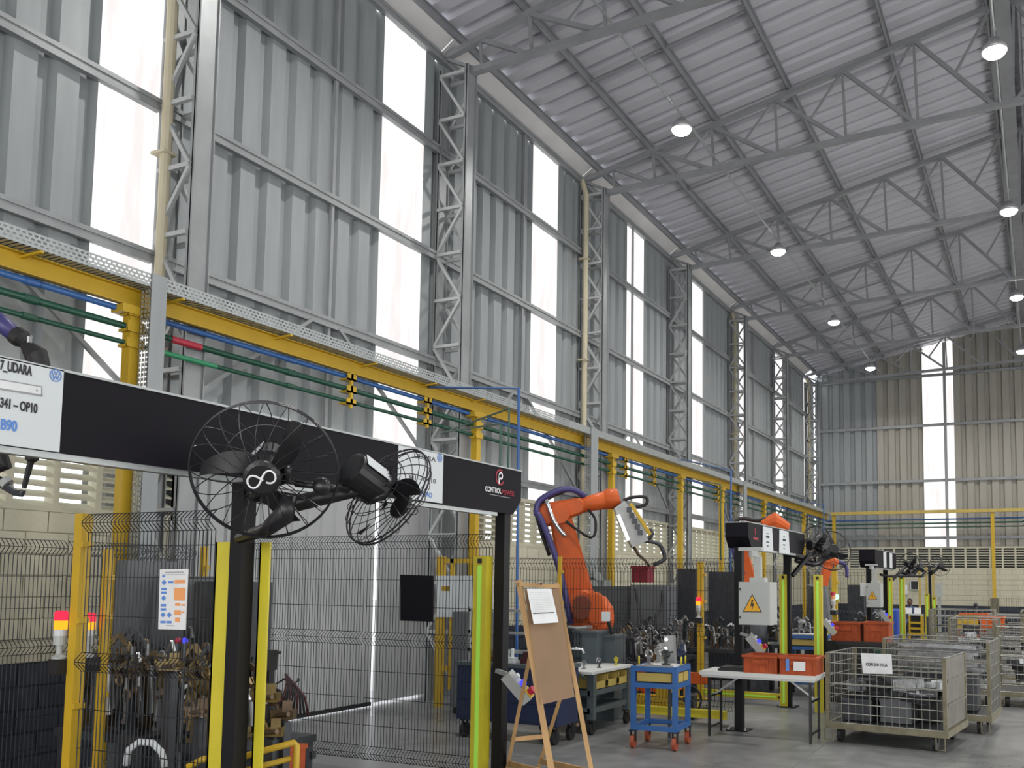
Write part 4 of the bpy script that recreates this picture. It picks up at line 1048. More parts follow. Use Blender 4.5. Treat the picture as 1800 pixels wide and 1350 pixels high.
MB().path([q(-40, 790), q(0, 800), q(8, 815), q(-20, 830)], [.05, .06, .05, .03], 10).build('body', 'rubber', tl)
MB().path([q(62, 700), q(56, 808), q(54, 812), q(42, 858)], [.03, .04, .02, .015], 8).build('rod', 'rubber', tl)
MB().path([q(-30, 830), q(0, 848), q(8, 853), q(26, 866), q(38, 868), q(40, 862)], [.03, .035, .03, .022, .022, .02], 8).build('finger', 'dark_steel', tl)
MB().tube(q(6, 845), q(14, 852), .04, 10).build('collar', 'box_grey', tl)

# ================================================================ FIXTURES
def fixture(org, w, d, h, seed, lab, tone=('brass', 'brown_steel', 'dark_steel', 'part_steel'), n=10, ht=.6, legs=True, frame='dark_steel'):
    """welding fixture: table w x d at height h with clamps, towers and hoses; org = centre on floor"""
    R = random.Random(seed); x, y, z = org; t = thing('welding_fixture', lab, 'machine', (x, y, z), 'welding fixtures')
    if legs:
        for a in (-1, 1):
            for c_ in (-1, 1): MB().box((x+a*(w/2-.06)-.04, y+c_*(d/2-.06)-.04, z), (x+a*(w/2-.06)+.04, y+c_*(d/2-.06)+.04, z+h-.06)).build('leg', frame, t)
        MB().box((x-w/2, y-d/2, z+.25), (x+w/2, y-d/2+.05, z+.31)).box((x-w/2, y+d/2-.05, z+.25), (x+w/2, y+d/2, z+.31)).build('cross_rail', frame, t)
    MB().box((x-w/2, y-d/2, z+h-.06), (x+w/2, y+d/2, z+h)).build('table_plate', frame, t)
    for i in range(n):
        px = x+R.uniform(-w/2+.08, w/2-.08); py = y+R.uniform(-d/2+.08, d/2-.08); hh = R.uniform(.35, 1)*ht; m = R.choice(tone); m2 = R.choice(tone)
        zt = z+h+hh*.6; bw = R.uniform(.025, .06)
        MB().box((px-bw/2, py-.03, z+h), (px+bw/2, py+.03, zt)).box((px-bw, py-.05, z+h), (px+bw, py+.05, z+h+.03)).box((px-bw*.8, py-.04, zt-.02), (px+bw*.8, py+.04, zt+.02)).build('riser', m, t)
        s = R.choice((-1, 1)); 
        cl = MB().bar((px, py, zt), (px+s*.09, py-.03, zt+hh*.12), .022, .035).bar((px+s*.09, py-.03, zt+hh*.12), (px+s*.14, py-.05, zt+hh*.04), .02, .025)
        cl.ring((px, py-.035, zt), (0, 1, 0), .035, .012, 12, 5); cl.build('clamp', m2, t)
        MB().tube((px-s*.05, py, zt-hh*.4), (px-s*.02, py, zt+.02), .022, 10).tube((px-s*.05, py, zt-hh*.4), (px-s*.055, py, zt-hh*.45), .028, 10).build('air_cylinder', R.choice(('part_steel', 'brass', 'alu')), t)
    for i in range(n//3):
        px = x+R.uniform(-w/2+.05, w/2-.05); py = y+R.uniform(-d/2, d/2); pts = [V((px, py, z+h))]
        for k in range(5): pts.append(V((pts[-1].x+R.uniform(-.08, .08), pts[-1].y+R.uniform(-.06, .06), z+h+R.uniform(.05, ht*.6))))
        MB().path(pts, .009, 6).build('air_hose', R.choice(('rubber', 'rubber', 'dark_steel')), t, True)
    return t
fixture((-6.25, 5.05, 0), .95, .75, .62, 11, 'brass-coloured welding fixture behind the near fence, left one', n=40, ht=1.05, tone=('brass', 'brown_steel', 'brass', 'dark_steel', 'part_steel'))
fixture((-5.42, 5.1, 0), .66, .75, .6, 12, 'brass-coloured welding fixture behind the near fence, right one', n=32, ht=.95, tone=('brass', 'brown_steel', 'brass', 'dark_steel', 'part_steel'))
fixture((-6.2, 6.0, 0), 1.3, .4, .45, 13, 'low dark fixture bench at the back of the near cell', n=12, ht=.55, tone=('brown_steel', 'dark_steel', 'part_steel'))
p = D(1130, 1130, 14.2); fixture((p.x, p.y, 0), 1.2, .8, .55, 21, 'grey steel welding fixture left behind the blue cart', n=16, ht=.85, tone=('part_steel', 'alu', 'brass', 'dark_steel'))
p = D(1165, 1130, 15.0); fixture((p.x, p.y, 0), 1.0, .6, .6, 22, 'grey steel welding fixture directly behind the blue cart', n=14, ht=.9, tone=('part_steel', 'alu', 'dark_steel'))
p = D(1265, 1120, 15.2); fixture((p.x, p.y, 0), 1.1, .7, .7, 23, 'dark welding fixture left of the second gantry leg', n=14, ht=.7, tone=('part_steel', 'brown_steel', 'dark_steel'))
p = D(1405, 1110, 15.5); fixture((p.x, p.y, 0), .9, .7, .75, 24, 'steel welding fixture between the two light curtains', n=16, ht=.7, tone=('part_steel', 'alu', 'dark_steel'))
p = D(1360, 1100, 16.5); fixture((p.x, p.y, 0), .9, .5, .8, 25, 'steel fixture behind the large electrical box', n=12, ht=.6, tone=('part_steel', 'dark_steel'))
p = D(1505, 1090, 21.5); fixture((p.x, p.y, 0), 1.6, .7, .7, 26, 'dark fixture left of the small electrical box', n=12, ht=.6, tone=('part_steel', 'dark_steel'))
# pale hose arc and larger castings in the near cell
tag(MB().path([D(222, 1345, 5.9), D(226, 1318, 5.9), D(245, 1304, 5.9), D(268, 1306, 5.9), D(284, 1322, 5.9), D(290, 1348, 5.9)], .022, 8).build('pale_hose', 'white_sign', smooth=True), 'pale curved hose low behind the near mesh fence', 'hose')
for k, (u, v, z_, m) in enumerate(((470, 1225, 6.0, 'brass'), (498, 1255, 6.0, 'brown_steel'), (478, 1285, 5.95, 'brass'), (350, 1250, 6.1, 'brown_steel'), (300, 1170, 6.2, 'brass'))):
    q_ = D(u, v, z_); t = thing('fixture_casting', f'{["brass", "brown", "low brass", "brown", "upper brass"][k]} casting {["right of the near gantry leg", "right of the near gantry leg, outermost", "right of the near gantry leg above the rail", "behind the mesh left of the channels", "below the poster behind the mesh"][k]}', 'machine part', (q_.x, q_.y, 0), 'castings in the near cell')
    MB().box((q_.x-.03, q_.y-.02, 0), (q_.x+.03, q_.y+.04, q_.z-.05)).build('stem', 'dark_steel', t)
    MB().cbox(q_, (.15, .07, .06), rotz(.4)).cbox(q_+V((.03, 0, .05)), (.06, .06, .07), rotz(.8)).ring(q_+V((-.05, -.04, .03)), (.3, -1, 0), .035, .013, 14, 6).build('block', m, t)
    MB().tube(q_+V((-.09, -.03, -.02)), q_+V((.09, -.05, .01)), .016, 10).build('pin', 'brown_steel', t)
# big alu tooling plate behind the blue cart
tp = thing('tooling_plate', 'tall grey aluminium tooling plate standing behind the blue cart', 'machine part', (*D(1178, 1165, 10.9).xy, .0))
P0 = [D(1166, 1168, 10.6), D(1186, 1168, 10.6), D(1183, 1117, 10.6), D(1167, 1118, 10.6)]
MB().prism(P0, (0, .08, 0)).build('plate', 'alu', tp)
b = MB().tube(D(1171, 1124, 10.58), D(1171, 1124, 10.5), .02, 10).tube(D(1170, 1140, 10.58), D(1170, 1140, 10.5), .02, 10).cbox(D(1172, 1146, 10.5), (.12, .1, .02)); b.build('bosses', 'chrome', tp)
MB().prism([D(1153, 1168, 10.4), D(1165, 1168, 10.4), D(1163, 1130, 10.4), D(1155, 1133, 10.4)], (0, .06, 0)).build('side_plate', 'alu', tp)
MB().box((P0[0].x+.05, P0[0].y+.02, 0), (P0[1].x-.05, P0[0].y+.08, P0[0].z)).build('stand', 'dark_steel', tp)
# cabinets
def cabinet(u0, u1, vt, z, lab, m='cabinet_grey', dep=.5, zb=0., door=True):
    a, b_ = D(u0, vt, z), D(u1, vt, z); y = (a.y+b_.y)/2; w = onY(u1, vt, y).x-onY(u0, vt, y).x; x0 = onY(u0, vt, y).x; h = onY(u0, vt, y).z
    t = thing('control_cabinet', lab, 'cabinet', (x0+w/2, y, zb), 'grey control cabinets')
    MB().box((x0, y+.01, zb+.08 if not zb else zb), (x0+w, y+dep, h)).build('body', m, t)
    if not zb: MB().box((x0+.02, y+.03, 0), (x0+w-.02, y+dep-.02, .08)).build('plinth', 'rubber', t)
    if door:
        dr = MB().box((x0+.015, y-.006, zb+.1), (x0+w-.015, y+.01, h-.02)).build('door', m, t)
        MB().box((x0+w*.86, y-.02, (zb+h)/2), (x0+w*.9, y-.006, (zb+h)/2+.12)).build('handle', 'rubber', dr)
    return t
cabinet(228, 330, 1012, 7.9, 'dark grey control cabinet behind the poster in the near cell')
cabinet(205, 222, 985, 7.7, 'narrow grey cabinet left in the near cell')
cabinet(340, 396, 1022, 7.4, 'black machine cabinet left of the yellow guard channels', 'dark_steel')
cabinet(1035, 1105, 1030, 16.2, 'dark grey cabinet behind the robot base')
cabinet(1108, 1172, 1028, 15.6, 'wide grey panel cabinet with hanging torches')
cabinet(1190, 1222, 1000, 16.6, 'dark cabinet behind the tall yellow fence post', 'dark_steel')
cabinet(1245, 1290, 1005, 17, 'dark cabinet left of the second gantry leg', 'dark_steel')
cabinet(1490, 1518, 1028, 23, 'dark cabinet left of the small electrical box in the distance', 'dark_steel')
cabinet(795, 850, 1075, 12.3, 'grey cabinet standing behind the yellow gate', 'cabinet_grey')
# red box on cabinet + wall duct
p = D(1123, 1020, 16.0); tag(MB().box((p.x-.14, p.y, 1.745), (p.x+.16, p.y+.3, 2.02)).box((p.x-.15, p.y-.01, 1.98), (p.x+.17, p.y+.31, 2.03)).build('red_bin', 'red_box'), 'small dark red box on top of the wide grey cabinet', 'box')
for (pts, lab) in (([D(1117, 1033, 15.5), D(1120, 1055, 15.4), D(1122, 1072, 15.3), D(1124, 1105, 15.0)], 'left black welding torch cable hanging before the wide cabinet'), ([D(1164, 1038, 15.5), D(1163, 1066, 15.4), D(1154, 1080, 15.2), D(1151, 1102, 15.1), D(1153, 1120, 15)], 'right black welding torch cable hanging before the wide cabinet')):
    tag(MB().path(pts, .022, 7).build('torch_cable', 'rubber', smooth=True), lab, 'cable')
# dark blue-grey columns (machine pillars) right of the robot
for (u0, u1, vt, z, lab) in ((1023, 1049, 1113, 11.9, 'dark blue-grey machine pillar, left one behind the grey cart'), (1060, 1080, 1120, 12.1, 'dark blue-grey machine pillar, right one behind the grey cart'), (1009, 1024, 1112, 12.3, 'dark machine pillar right behind the easel board')):
    a, b_ = onY(u0, vt, z-1.2), onY(u1, vt, z-1.2)
    t = thing('machine_pillar', lab, 'machine', ((a.x+b_.x)/2, a.y, 0), 'machine pillars')
    MB().box((a.x, a.y, 0), (b_.x, a.y+.35, a.z)).build('body', 'cart_grey', t); MB().box((a.x-.02, a.y-.02, a.z), (b_.x+.02, a.y+.37, a.z+.03)).build('cap', 'cart_grey', t)
    if u0 == 1060:
        MB().bar((a.x+.08, a.y+.1, a.z+.03), (a.x+.02, a.y+.1, a.z+.22), .04, .04).build('support', 'rubber', t)
        MB().cbox((a.x+.0, a.y+.08, a.z+.26), (.10, .06, .12), rotz(.2)).build('sensor_head', 'white_sign', t)
tag(MB().path([D(1000, 1102, 12.0), D(1013, 1104, 11.9), D(1032, 1103, 11.9)], .02, 8).cbox(D(1034, 1102, 11.9), (.1, .05, .035)).build('air_lance', 'alu'), 'grey lance with a white tip beside the robot base', 'tool')
tag(MB().path([D(997, 1185, 11.4), D(995, 1140, 11.4), D(1015, 1140, 11.4), D(1024, 1141, 11.4), D(1027, 1148, 11.4)], .016, 8).build('bent_tube', 'chrome', smooth=True), 'bent chrome tube right of the easel board', 'handle')
# yellow tube rails at the bottom of the near cell
rl = thing('tube_rail', 'yellow double tube rail low beside the near gantry leg', 'rail', (-4.4, 4.5, 0))
MB().path([D(400, 1338, 5.7), D(455, 1322, 5.75), D(518, 1305, 5.8), D(522, 1310, 5.8), V((*D(520, 1330, 5.8).xy, 0))], .02, 8).build('upper_tube', 'yellow', rl, True)
MB().path([D(400, 1364, 5.7), D(455, 1348, 5.75), D(512, 1333, 5.8)], .018, 8).build('lower_tube', 'yellow', rl, True)
MB().path([D(330, 1348, 5.6), D(356, 1335, 5.6), D(378, 1330, 5.6)], .02, 8).build('bent_end', 'yellow', rl, True)
p = D(492, 1320, 6.1); tag(MB().box((p.x-.08, p.y, 0), (p.x+.08, p.y+.15, p.z+.02)).box((p.x-.09, p.y-.01, p.z), (p.x+.09, p.y+.16, p.z+.03)).build('orange_motor', 'orange_crate'), 'orange housing behind the yellow tube rail', 'machine part')
# bundle of red and black hoses at 500,1200
hb = thing('hose_bundle', 'fan-shaped bundle of black and maroon hoses right of the near gantry leg', 'hoses', tuple(D(500, 1185, 6.3)))
for i in range(10):
    f = i/9; MB().path([D(502, 1185, 6.3), D(505+f*14, 1200+f*4, 6.25), D(498+f*38, 1225, 6.2+f*.1), D(480+f*62, 1250+8*f, 6.2+f*.1)], .008, 6).build('hose', 'rubber' if i % 3 else 'maroon', hb, True)
tag(MB().tube(D(478, 1160, 6.6), V((*D(478, 1160, 6.6).xy, 0)), .02, 8).cbox(D(478, 1160, 6.6), (.06, .05, .14), rotz(.3)).cbox(D(480, 1147, 6.6), (.1, .05, .02), rotz(.3)).build('black_clamp', 'rubber'), 'small black clamp head beside the near gantry leg', 'clamp')
for u, v, m, lab in ((325, 1126, 'blue_glow', 'small glowing blue indicator in the near cell'), (313, 1126, 'red_mark', 'small red indicator beside the blue one in the near cell')):
    q_ = D(u, v, 6.6); t = thing('indicator', lab, 'signal lamp', (q_.x, q_.y, .0)); MB().ball(q_, .022, 10, 6).build('bulb', m, t); MB().tube((q_.x, q_.y, .0), (q_.x, q_.y, q_.z-.018), .012, 6).build('stem', 'dark_steel', t)

# ================================================================ EASEL
ea = thing('easel', 'pine easel with a brown hardboard panel in the centre foreground', 'easel', (-3.6, 6.8, 0))
def ext(p, q_, z=.0): # extend line p->q to floor height
    p, q_ = V(p), V(q_); k = (z-p.z)/(q_.z-p.z); return p+(q_-p)*k
fl0, fl1 = D(912, 1022, 7.55), D(968, 1345, 7.0); fr0, fr1 = D(979, 1027, 7.75), D(1038, 1345, 7.2)
fl2, fr2 = ext(fl0, fl1), ext(fr0, fr1)
bl0, bl1 = D(925, 1185, 7.8), D(893, 1345, 8.05); br0, br1 = D(984, 1230, 8.0), D(948, 1345, 8.3)
top_l, top_r = D(948, 1060, 7.66), D(975, 1060, 7.8)
bl2, br2 = ext(bl0, bl1), ext(br0, br1)
MB().bar(fl0, fl2, .045, .07, up=NR).build('leg', 'pine', ea); MB().bar(fr0, fr2, .035, .06, up=NR).build('leg', 'pine', ea)
MB().bar(ext(bl2, bl0, 1.45), bl2, .03, .05, up=NR).build('leg', 'pine', ea); MB().bar(ext(br2, br0, .82), br2, .03, .05, up=NR).build('leg', 'pine', ea)
MB().bar(D(910, 1027, 7.5), D(981, 1031, 7.7), .03, .055, up=NR).build('top_rail', 'pine', ea)
MB().bar(ext(fl0, fl1, .30)+NR*.04, ext(bl0, bl1, .18), .02, .05).build('side_brace', 'pine', ea); MB().bar(ext(fr0, fr1, .28)+NR*.03, ext(br0, br1, .16), .02, .05).build('side_brace', 'pine', ea)
MB().bar(ext(bl0, bl1, .4), ext(br0, br1, .4), .02, .035).build('rear_brace', 'pine', ea)
P4 = [D(922, 1035, 7.47), D(981, 1035, 7.64), D(1010, 1225, 7.33), D(950, 1239, 7.13)]
MB().prism(P4, NR*.012).build('board', 'hardboard', ea)
MB().tube(D(951, 1026, 7.56), D(951, 1026, 7.52), .012, 8).build('knot', 'brown_steel', ea); MB().ball(D(1015, 1274, 7.25), .016, 8, 5).build('knot', 'brown_steel', ea)
pp = thing('paper_notice', 'white printed paper pinned to the easel board', 'paper', tuple(D(950, 1095, 7.42)))
C4 = [D(926, 1035, 7.44), D(969, 1035, 7.58), D(982, 1094, 7.48), D(938, 1097, 7.34)]
pps = MB().prism(C4, NR*.003).build('sheet', 'paper', pp)
def qp(s_, t_): return C4[0].lerp(C4[1], s_).lerp(C4[3].lerp(C4[2], s_), t_)-NR*.003
b = MB()
for t_ in [.1+.05*i for i in range(12)]: b.prism([qp(.08, t_), qp(.9, t_), qp(.9, t_+.006), qp(.08, t_+.006)], -NR*.0005)
b.build('print_lines', 'box_grey', pps); MB().prism([qp(.06, .69), qp(.9, .69), qp(.9, .715), qp(.06, .715)], -NR*.0005).build('black_line', 'ink', pps)

# ================================================================ CARTS AND TABLE
def caster(t, x, y, r=.065, m='red_wheel', zt=.17, w=.035, a=0.):
    fk = MB().box((x-w/2-.01, y-.02, r), (x-w/2, y+.02, zt)).box((x+w/2, y-.02, r), (x+w/2+.01, y+.02, zt)).box((x-.04, y-.04, zt-.012), (x+.04, y+.04, zt)).build('caster_fork', 'rubber', t)
    MB().tube((x-w/2, y, r), (x+w/2, y, r), r, 16).build('wheel', m, fk)
# blue cart (local coordinates, rotated)
def blue_cart(loc, rot, lab, w=.52, d=.85, h=.86, m='cart_blue', grp='blue and grey steel trolleys', bins=True, fr=.05, wheel='red_wheel', top='white_top'):
    t = thing('trolley', lab, 'cart', loc, grp, rot=rot, local=True)
    for x in (0, w):
        for y in (0, d):
            MB().box((x-fr/2, y-fr/2, .19), (x+fr/2, y+fr/2, h)).build('leg', m, t); caster(t, x, y, .068, wheel, .19, .04)
    for z in (.215, h-.20, h-.03):
        MB().box((fr/2, -fr/2, z-.025), (w-fr/2, fr/2, z+.025)).box((fr/2, d-fr/2, z-.025), (w-fr/2, d+fr/2, z+.025)).box((-fr/2, fr/2, z-.025), (fr/2, d-fr/2, z+.025)).box((w-fr/2, fr/2, z-.025), (w+fr/2, d-fr/2, z+.025)).build('frame_rail', m, t)
    MB().box((fr/2, fr/2, h-.02), (w-fr/2, d-fr/2, h+.0)).build('top', top, t)
    MB().box((fr/2, 0, h), (w-fr/2, .02, h+.015)).build('front_lip', 'alu', t)
    if bins:
        MB().box((.04, .0, h-.16), (w-.04, .03, h-.07)).build('bin_front', 'yellow_old', t)
        for k in range(2): MB().box((w-.06, .08+k*.22, h-.17), (w+.012, .08+k*.22+.18, h-.07)).build('small_bin', 'yellow_old', t)
        MB().box((.04, .03, h-.17), (w-.06, d-.05, h-.10)).build('drawer', 'black_bin', t)
    for (x, y) in ((.02, .12), (w+.01, .2), (w, d-.1)): MB().ring((x, y, h+.05), (1, .3, 0), .04, .009, 14, 5).build('hook_ring', 'yellow_green', t)
    return t
pc = V((-3.97, 9.27, 0)); pcr = V((-3.46, 9.31, 0)); ang = math.atan2(pcr.y-pc.y, pcr.x-pc.x)
blue_cart(tuple(pc), ang, 'bright blue steel trolley with red casters in the centre', .46, .50)
q = D(1385, 1190, 14.6); blue_cart((q.x, q.y, 0), .1, 'blue steel trolley between the light curtains behind the crates', .6, .6, .95, wheel='rubber')
# small tools on blue cart
for i, (dx, dy, m) in enumerate(((.12, .15, 'part_steel'), (.2, .42, 'chrome'), (.3, .2, 'dark_steel'), (.12, .5, 'alu'), (.40, .45, 'navy'))):
    p = pc+rotz(ang)@V((dx, dy, .86)); R_ = random.Random(i)
    b = MB().box((p.x-.04, p.y-.03, p.z), (p.x+.04, p.y+.03, p.z+.02)).box((p.x-.015, p.y-.015, p.z+.02), (p.x+.015, p.y+.015, p.z+.10+.03*i)).ring((p.x, p.y, p.z+.12), (0, 1, .2), .04, .012, 14, 5)
    tag(b.build('machined_part', m), f'small {["steel", "bright chrome", "dark", "pale aluminium", "navy"][i]} machined part lying on the blue trolley', 'part', 'parts on the blue trolley')
# grey cart
ga, gb = V((-4.75, 9.86, 0)), V((-4.71, 10.72, 0))
def grey_cart():
    t = thing('work_trolley', 'dark grey work trolley with yellow bins under its top', 'cart', (-4.75, 9.9, 0))
    x0, x1, y0, y1, h = -5.35, -4.72, 9.75, 10.85, .69
    # top plate corner points from the photograph: long side runs away from the camera
    for x in (x0, x1):
        for y in (y0+.05, y1-.05): MB().box((x-.04, y-.04, .17), (x+.04, y+.04, h)).build('leg', 'cart_grey', t); caster(t, x, y, .07, 'rubber', .17, .04)
    for z in (.27, h-.22): 
        MB().box((x0, y0, z-.03), (x1, y0+.05, z+.03)).box((x0, y1-.05, z-.03), (x1, y1, z+.03)).box((x0-.02, y0, z-.03), (x0+.03, y1, z+.03)).box((x1-.03, y0, z-.03), (x1+.02, y1, z+.03)).build('frame_rail', 'cart_grey', t)
    MB().box((x0, y0, .24), (x1, y1, .26)).build('shelf', 'cart_grey', t)
    MB().box((x0-.05, y0-.05, h), (x1+.05, y1+.05, h+.03)).build('top', 'white_top', t)
    for k in range(3): 
        bn = MB().box((x1-.3, y0+.12+k*.32, h-.18), (x1+.02, y0+.38+k*.32, h-.17)).box((x1-.3, y0+.12+k*.32, h-.17), (x1+.02, y0+.135+k*.32, h-.03)).box((x1-.3, y0+.365+k*.32, h-.17), (x1+.02, y0+.38+k*.32, h-.03)).box((x1+.0, y0+.12+k*.32, h-.17), (x1+.02, y0+.38+k*.32, h-.10)); bn.build('small_bin', 'yellow_old', t)
    MB().path([(x1-.05, y0-.02, h-.05), (x1-.02, y0-.3, h+.06), (x1-.45, y0-.32, h+.02), (x0+.05, y0-.02, h-.05)], .016, 8).build('push_handle', 'cart_grey', t)
grey_cart()
for i, (dx, dy) in enumerate(((-.2, .25), (-.12, .5), (-.25, .75), (-.1, .95))):
    p = V((-4.72+dx, 9.75+dy, .72)); b = MB().tube(p, p+V((0, 0, .012)), .03, 12).tube(p, p+V((0, 0, .06+.01*i)), .012, 8).ring(p+V((0, 0, .07)), (0, 1, 0), .025, .008, 12, 5)
    tag(b.build('machined_part', ('part_steel', 'dark_steel', 'chrome', 'yellow_green')[i]), f'small {["steel", "dark", "chrome", "yellow"][i]} machined part on the grey work trolley', 'part', 'parts on the grey trolley')
# navy tool cabinet on wheels behind easel
nv = thing('tool_cabinet', 'navy blue wheeled tool cabinet behind the easel', 'cabinet', (-5.2, 9.1, 0))
x0, x1, y0, y1 = -6.0, -4.72, 8.95, 9.45
MB().box((x0, y0, .2), (x1, y1, .80)).build('body', 'navy', nv)
MB().box((x0-.02, y0-.02, .80), (x1+.02, y1+.02, .84)).build('top', 'cart_grey', nv)
for k in range(3): MB().box((x0+.02, y0-.012, .24+.19*k), (x1-.02, y0, .41+.19*k)).build('drawer', 'navy', nv)
for x in (x0+.08, x1-.06):
    for y in (y0+.06, y1-.06): caster(nv, x, y, .08, 'rubber', .2, .045)
for k, (u, v) in enumerate(((905, 1140), (935, 1143))): pass
tag(MB().box((x0, y0+.2, .94), (x1-.1, y0+.23, .98)).box((x0, y0+.2, .84), (x0+.03, y0+.23, 1.45)).box((x1-.13, y0+.2, .84), (x1-.1, y0+.23, 1.45)).box((x0, y0+.2, 1.40), (x1-.1, y0+.23, 1.43)).box((x0, y0+.2, 1.15), (x1-.1, y0+.23, 1.18)).build('rack_frame', 'galvanised'), 'light steel rack frame on the navy tool cabinet', 'rack')
for k in range(4):
    x = x0+.2+k*.28; tag(MB().box((x, y0+.1, .84), (x+.2, y0+.19, .90)).box((x+.03, y0+.11, .90), (x+.1, y0+.18, .97)).tube((x+.15, y0+.15, .9), (x+.15, y0+.15, 1.0), .02, 8).build('machine_part', ('brown_steel', 'white_sign', 'maroon', 'part_steel')[k]), f'{["brown", "white", "dark red", "steel"][k]} machine part on the navy tool cabinet', 'part', 'parts on the navy cabinet')
# orange/yellow floor machinery behind carts
b = MB(); p = D(1165, 1215, 12.7)
ft = thing('floor_machine', 'orange and yellow low machine base behind the blue trolley', 'machine', (p.x, p.y, 0))
MB().box((p.x-1.5, p.y, .40), (p.x+.65, p.y+.12, .54)).box((p.x-1.5, p.y, .26), (p.x+.1, p.y+.5, .40)).build('orange_beam', 'orange_robot', ft)
for k in range(5): MB().box((p.x-.5+k*.2, p.y-.02, .05), (p.x-.44+k*.2, p.y+.1, .42)).build('leg', 'orange_robot' if k % 2 else 'yellow', ft)
MB().box((p.x-.3, p.y-.25, .04), (p.x+.55, p.y-.1, .24)).box((p.x+.0, p.y-.25, .24), (p.x+.3, p.y-.15, .34)).build('yellow_skid', 'yellow', ft)
MB().box((p.x-1.5, p.y, 0), (p.x+.5, p.y+.5, .04)).build('base_plate', 'dark_steel', ft)
p = D(1206, 1226, 11.9); wh = thing('hand_wheel', 'round dark hand wheel right of the blue trolley', 'wheel', (p.x, p.y, .0))
MB().ring((p.x, p.y, .26), (.3, -1, 0), .19, .016, 28, 6).build('rim', 'rubber', wh); MB().tube((p.x, p.y-.02, .26), (p.x, p.y+.3, .26), .04, 12).bar((p.x-.18, p.y, .26), (p.x+.18, p.y, .26), .02, .02).bar((p.x, p.y, .08), (p.x, p.y, .44), .02, .02).build('hub', 'dark_steel', wh)
MB().box((p.x-.06, p.y+.12, 0), (p.x+.06, p.y+.26, .3)).build('stand', 'dark_steel', wh)

# folding table
tb = thing('folding_table', 'white folding table with black legs carrying two orange crates', 'table', (-2.9, 10.6, 0))
x0, x1, y0, y1, H = -3.60, -2.27, 10.33, 10.90, .74
MB().box((x0, y0, H-.045), (x1, y1, H)).build('tabletop', 'white_top', tb)
MB().box((x0+.02, y0+.02, H-.07), (x1-.02, y1-.02, H-.046)).build('apron', 'white_top', tb)
for xx in (x0+.10, x1-.07):
    for yy in (y0+.06, y1-.08): MB().box((xx-.013, yy-.013, 0), (xx+.013, yy+.013, H-.07)).build('leg', 'table_leg', tb)
    for z in (.10, .45): MB().box((xx-.01, y0+.07, z-.01), (xx+.01, y1-.09, z+.01)).build('stretcher', 'table_leg', tb)
    s = 1 if xx < -3 else -1
    MB().bar((xx, (y0+y1)/2, H-.28), (xx+s*.3, (y0+y1)/2, H-.07), .02, .02).bar((xx, y0+.06, H-.28), (xx, y1-.08, H-.28), .02, .02).build('brace', 'galvanised', tb)
lp = MB().box((-3.42, 10.45, H), (-2.98, 10.75, H+.025)).box((-3.40, 10.46, H+.025), (-3.0, 10.74, H+.045)); tag(lp.build('black_case', 'black_bin'), 'flat black case lying on the white folding table', 'case')
def crate(x0, x1, y0, y1, z, h, lab, m='orange_crate', grp='orange plastic crates', th=.012, card=False):
    t = thing('crate', lab, 'crate', ((x0+x1)/2, (y0+y1)/2, z), grp)
    b = MB().box((x0+.01, y0+.01, z), (x1-.01, y1-.01, z+.012))
    b.box((x0+.008, y0+.008, z+.012), (x1-.008, y0+.008+th, z+h)).box((x0+.008, y1-.008-th, z+.012), (x1-.008, y1-.008, z+h)).box((x0+.008, y0+.02, z+.012), (x0+.008+th, y1-.02, z+h)).box((x1-.008-th, y0+.02, z+.012), (x1-.008, y1-.02, z+h))
    bd = b.build('body', m, t)
    MB().box((x0-.012, y0-.012, z+h-.025), (x1+.012, y0+.009, z+h)).box((x0-.012, y1-.009, z+h-.025), (x1+.012, y1+.012, z+h)).box((x0-.012, y0+.009, z+h-.025), (x0+.009, y1-.009, z+h)).box((x1-.009, y0+.009, z+h-.025), (x1+.012, y1-.009, z+h)).build('rim', m, bd)
    n = 4
    for k in range(n+1):
        x = x0+.015+(x1-x0-.045)*k/n; MB().box((x, y0-.004, z+.02), (x+.014, y0+.008, z+h-.03)).build('rib', m, bd)
    MB().box(((x0+x1)/2-.08, y0-.008, z+h*.55), ((x0+x1)/2+.08, y0+.0, z+h*.75)).build('handhold', m, bd)
    if card:
        MB().box(((x0+x1)/2-.04, y0-.011, z+.05), ((x0+x1)/2+.09, y0-.009, z+.15)).build('paper_label', 'paper', bd)
        MB().box((x0+.08, y0-.011, z+.04), (x0+.12, y0-.009, z+.2)).build('blue_sticker', 'ink_blue', bd)
    return t
crate(-3.10, -2.70, 10.38, 10.80, H, .20, 'worn orange crate on the folding table, left one')
crate(-2.685, -2.27, 10.38, 10.80, H, .20, 'orange crate with a paper label on the folding table, right one', card=True)

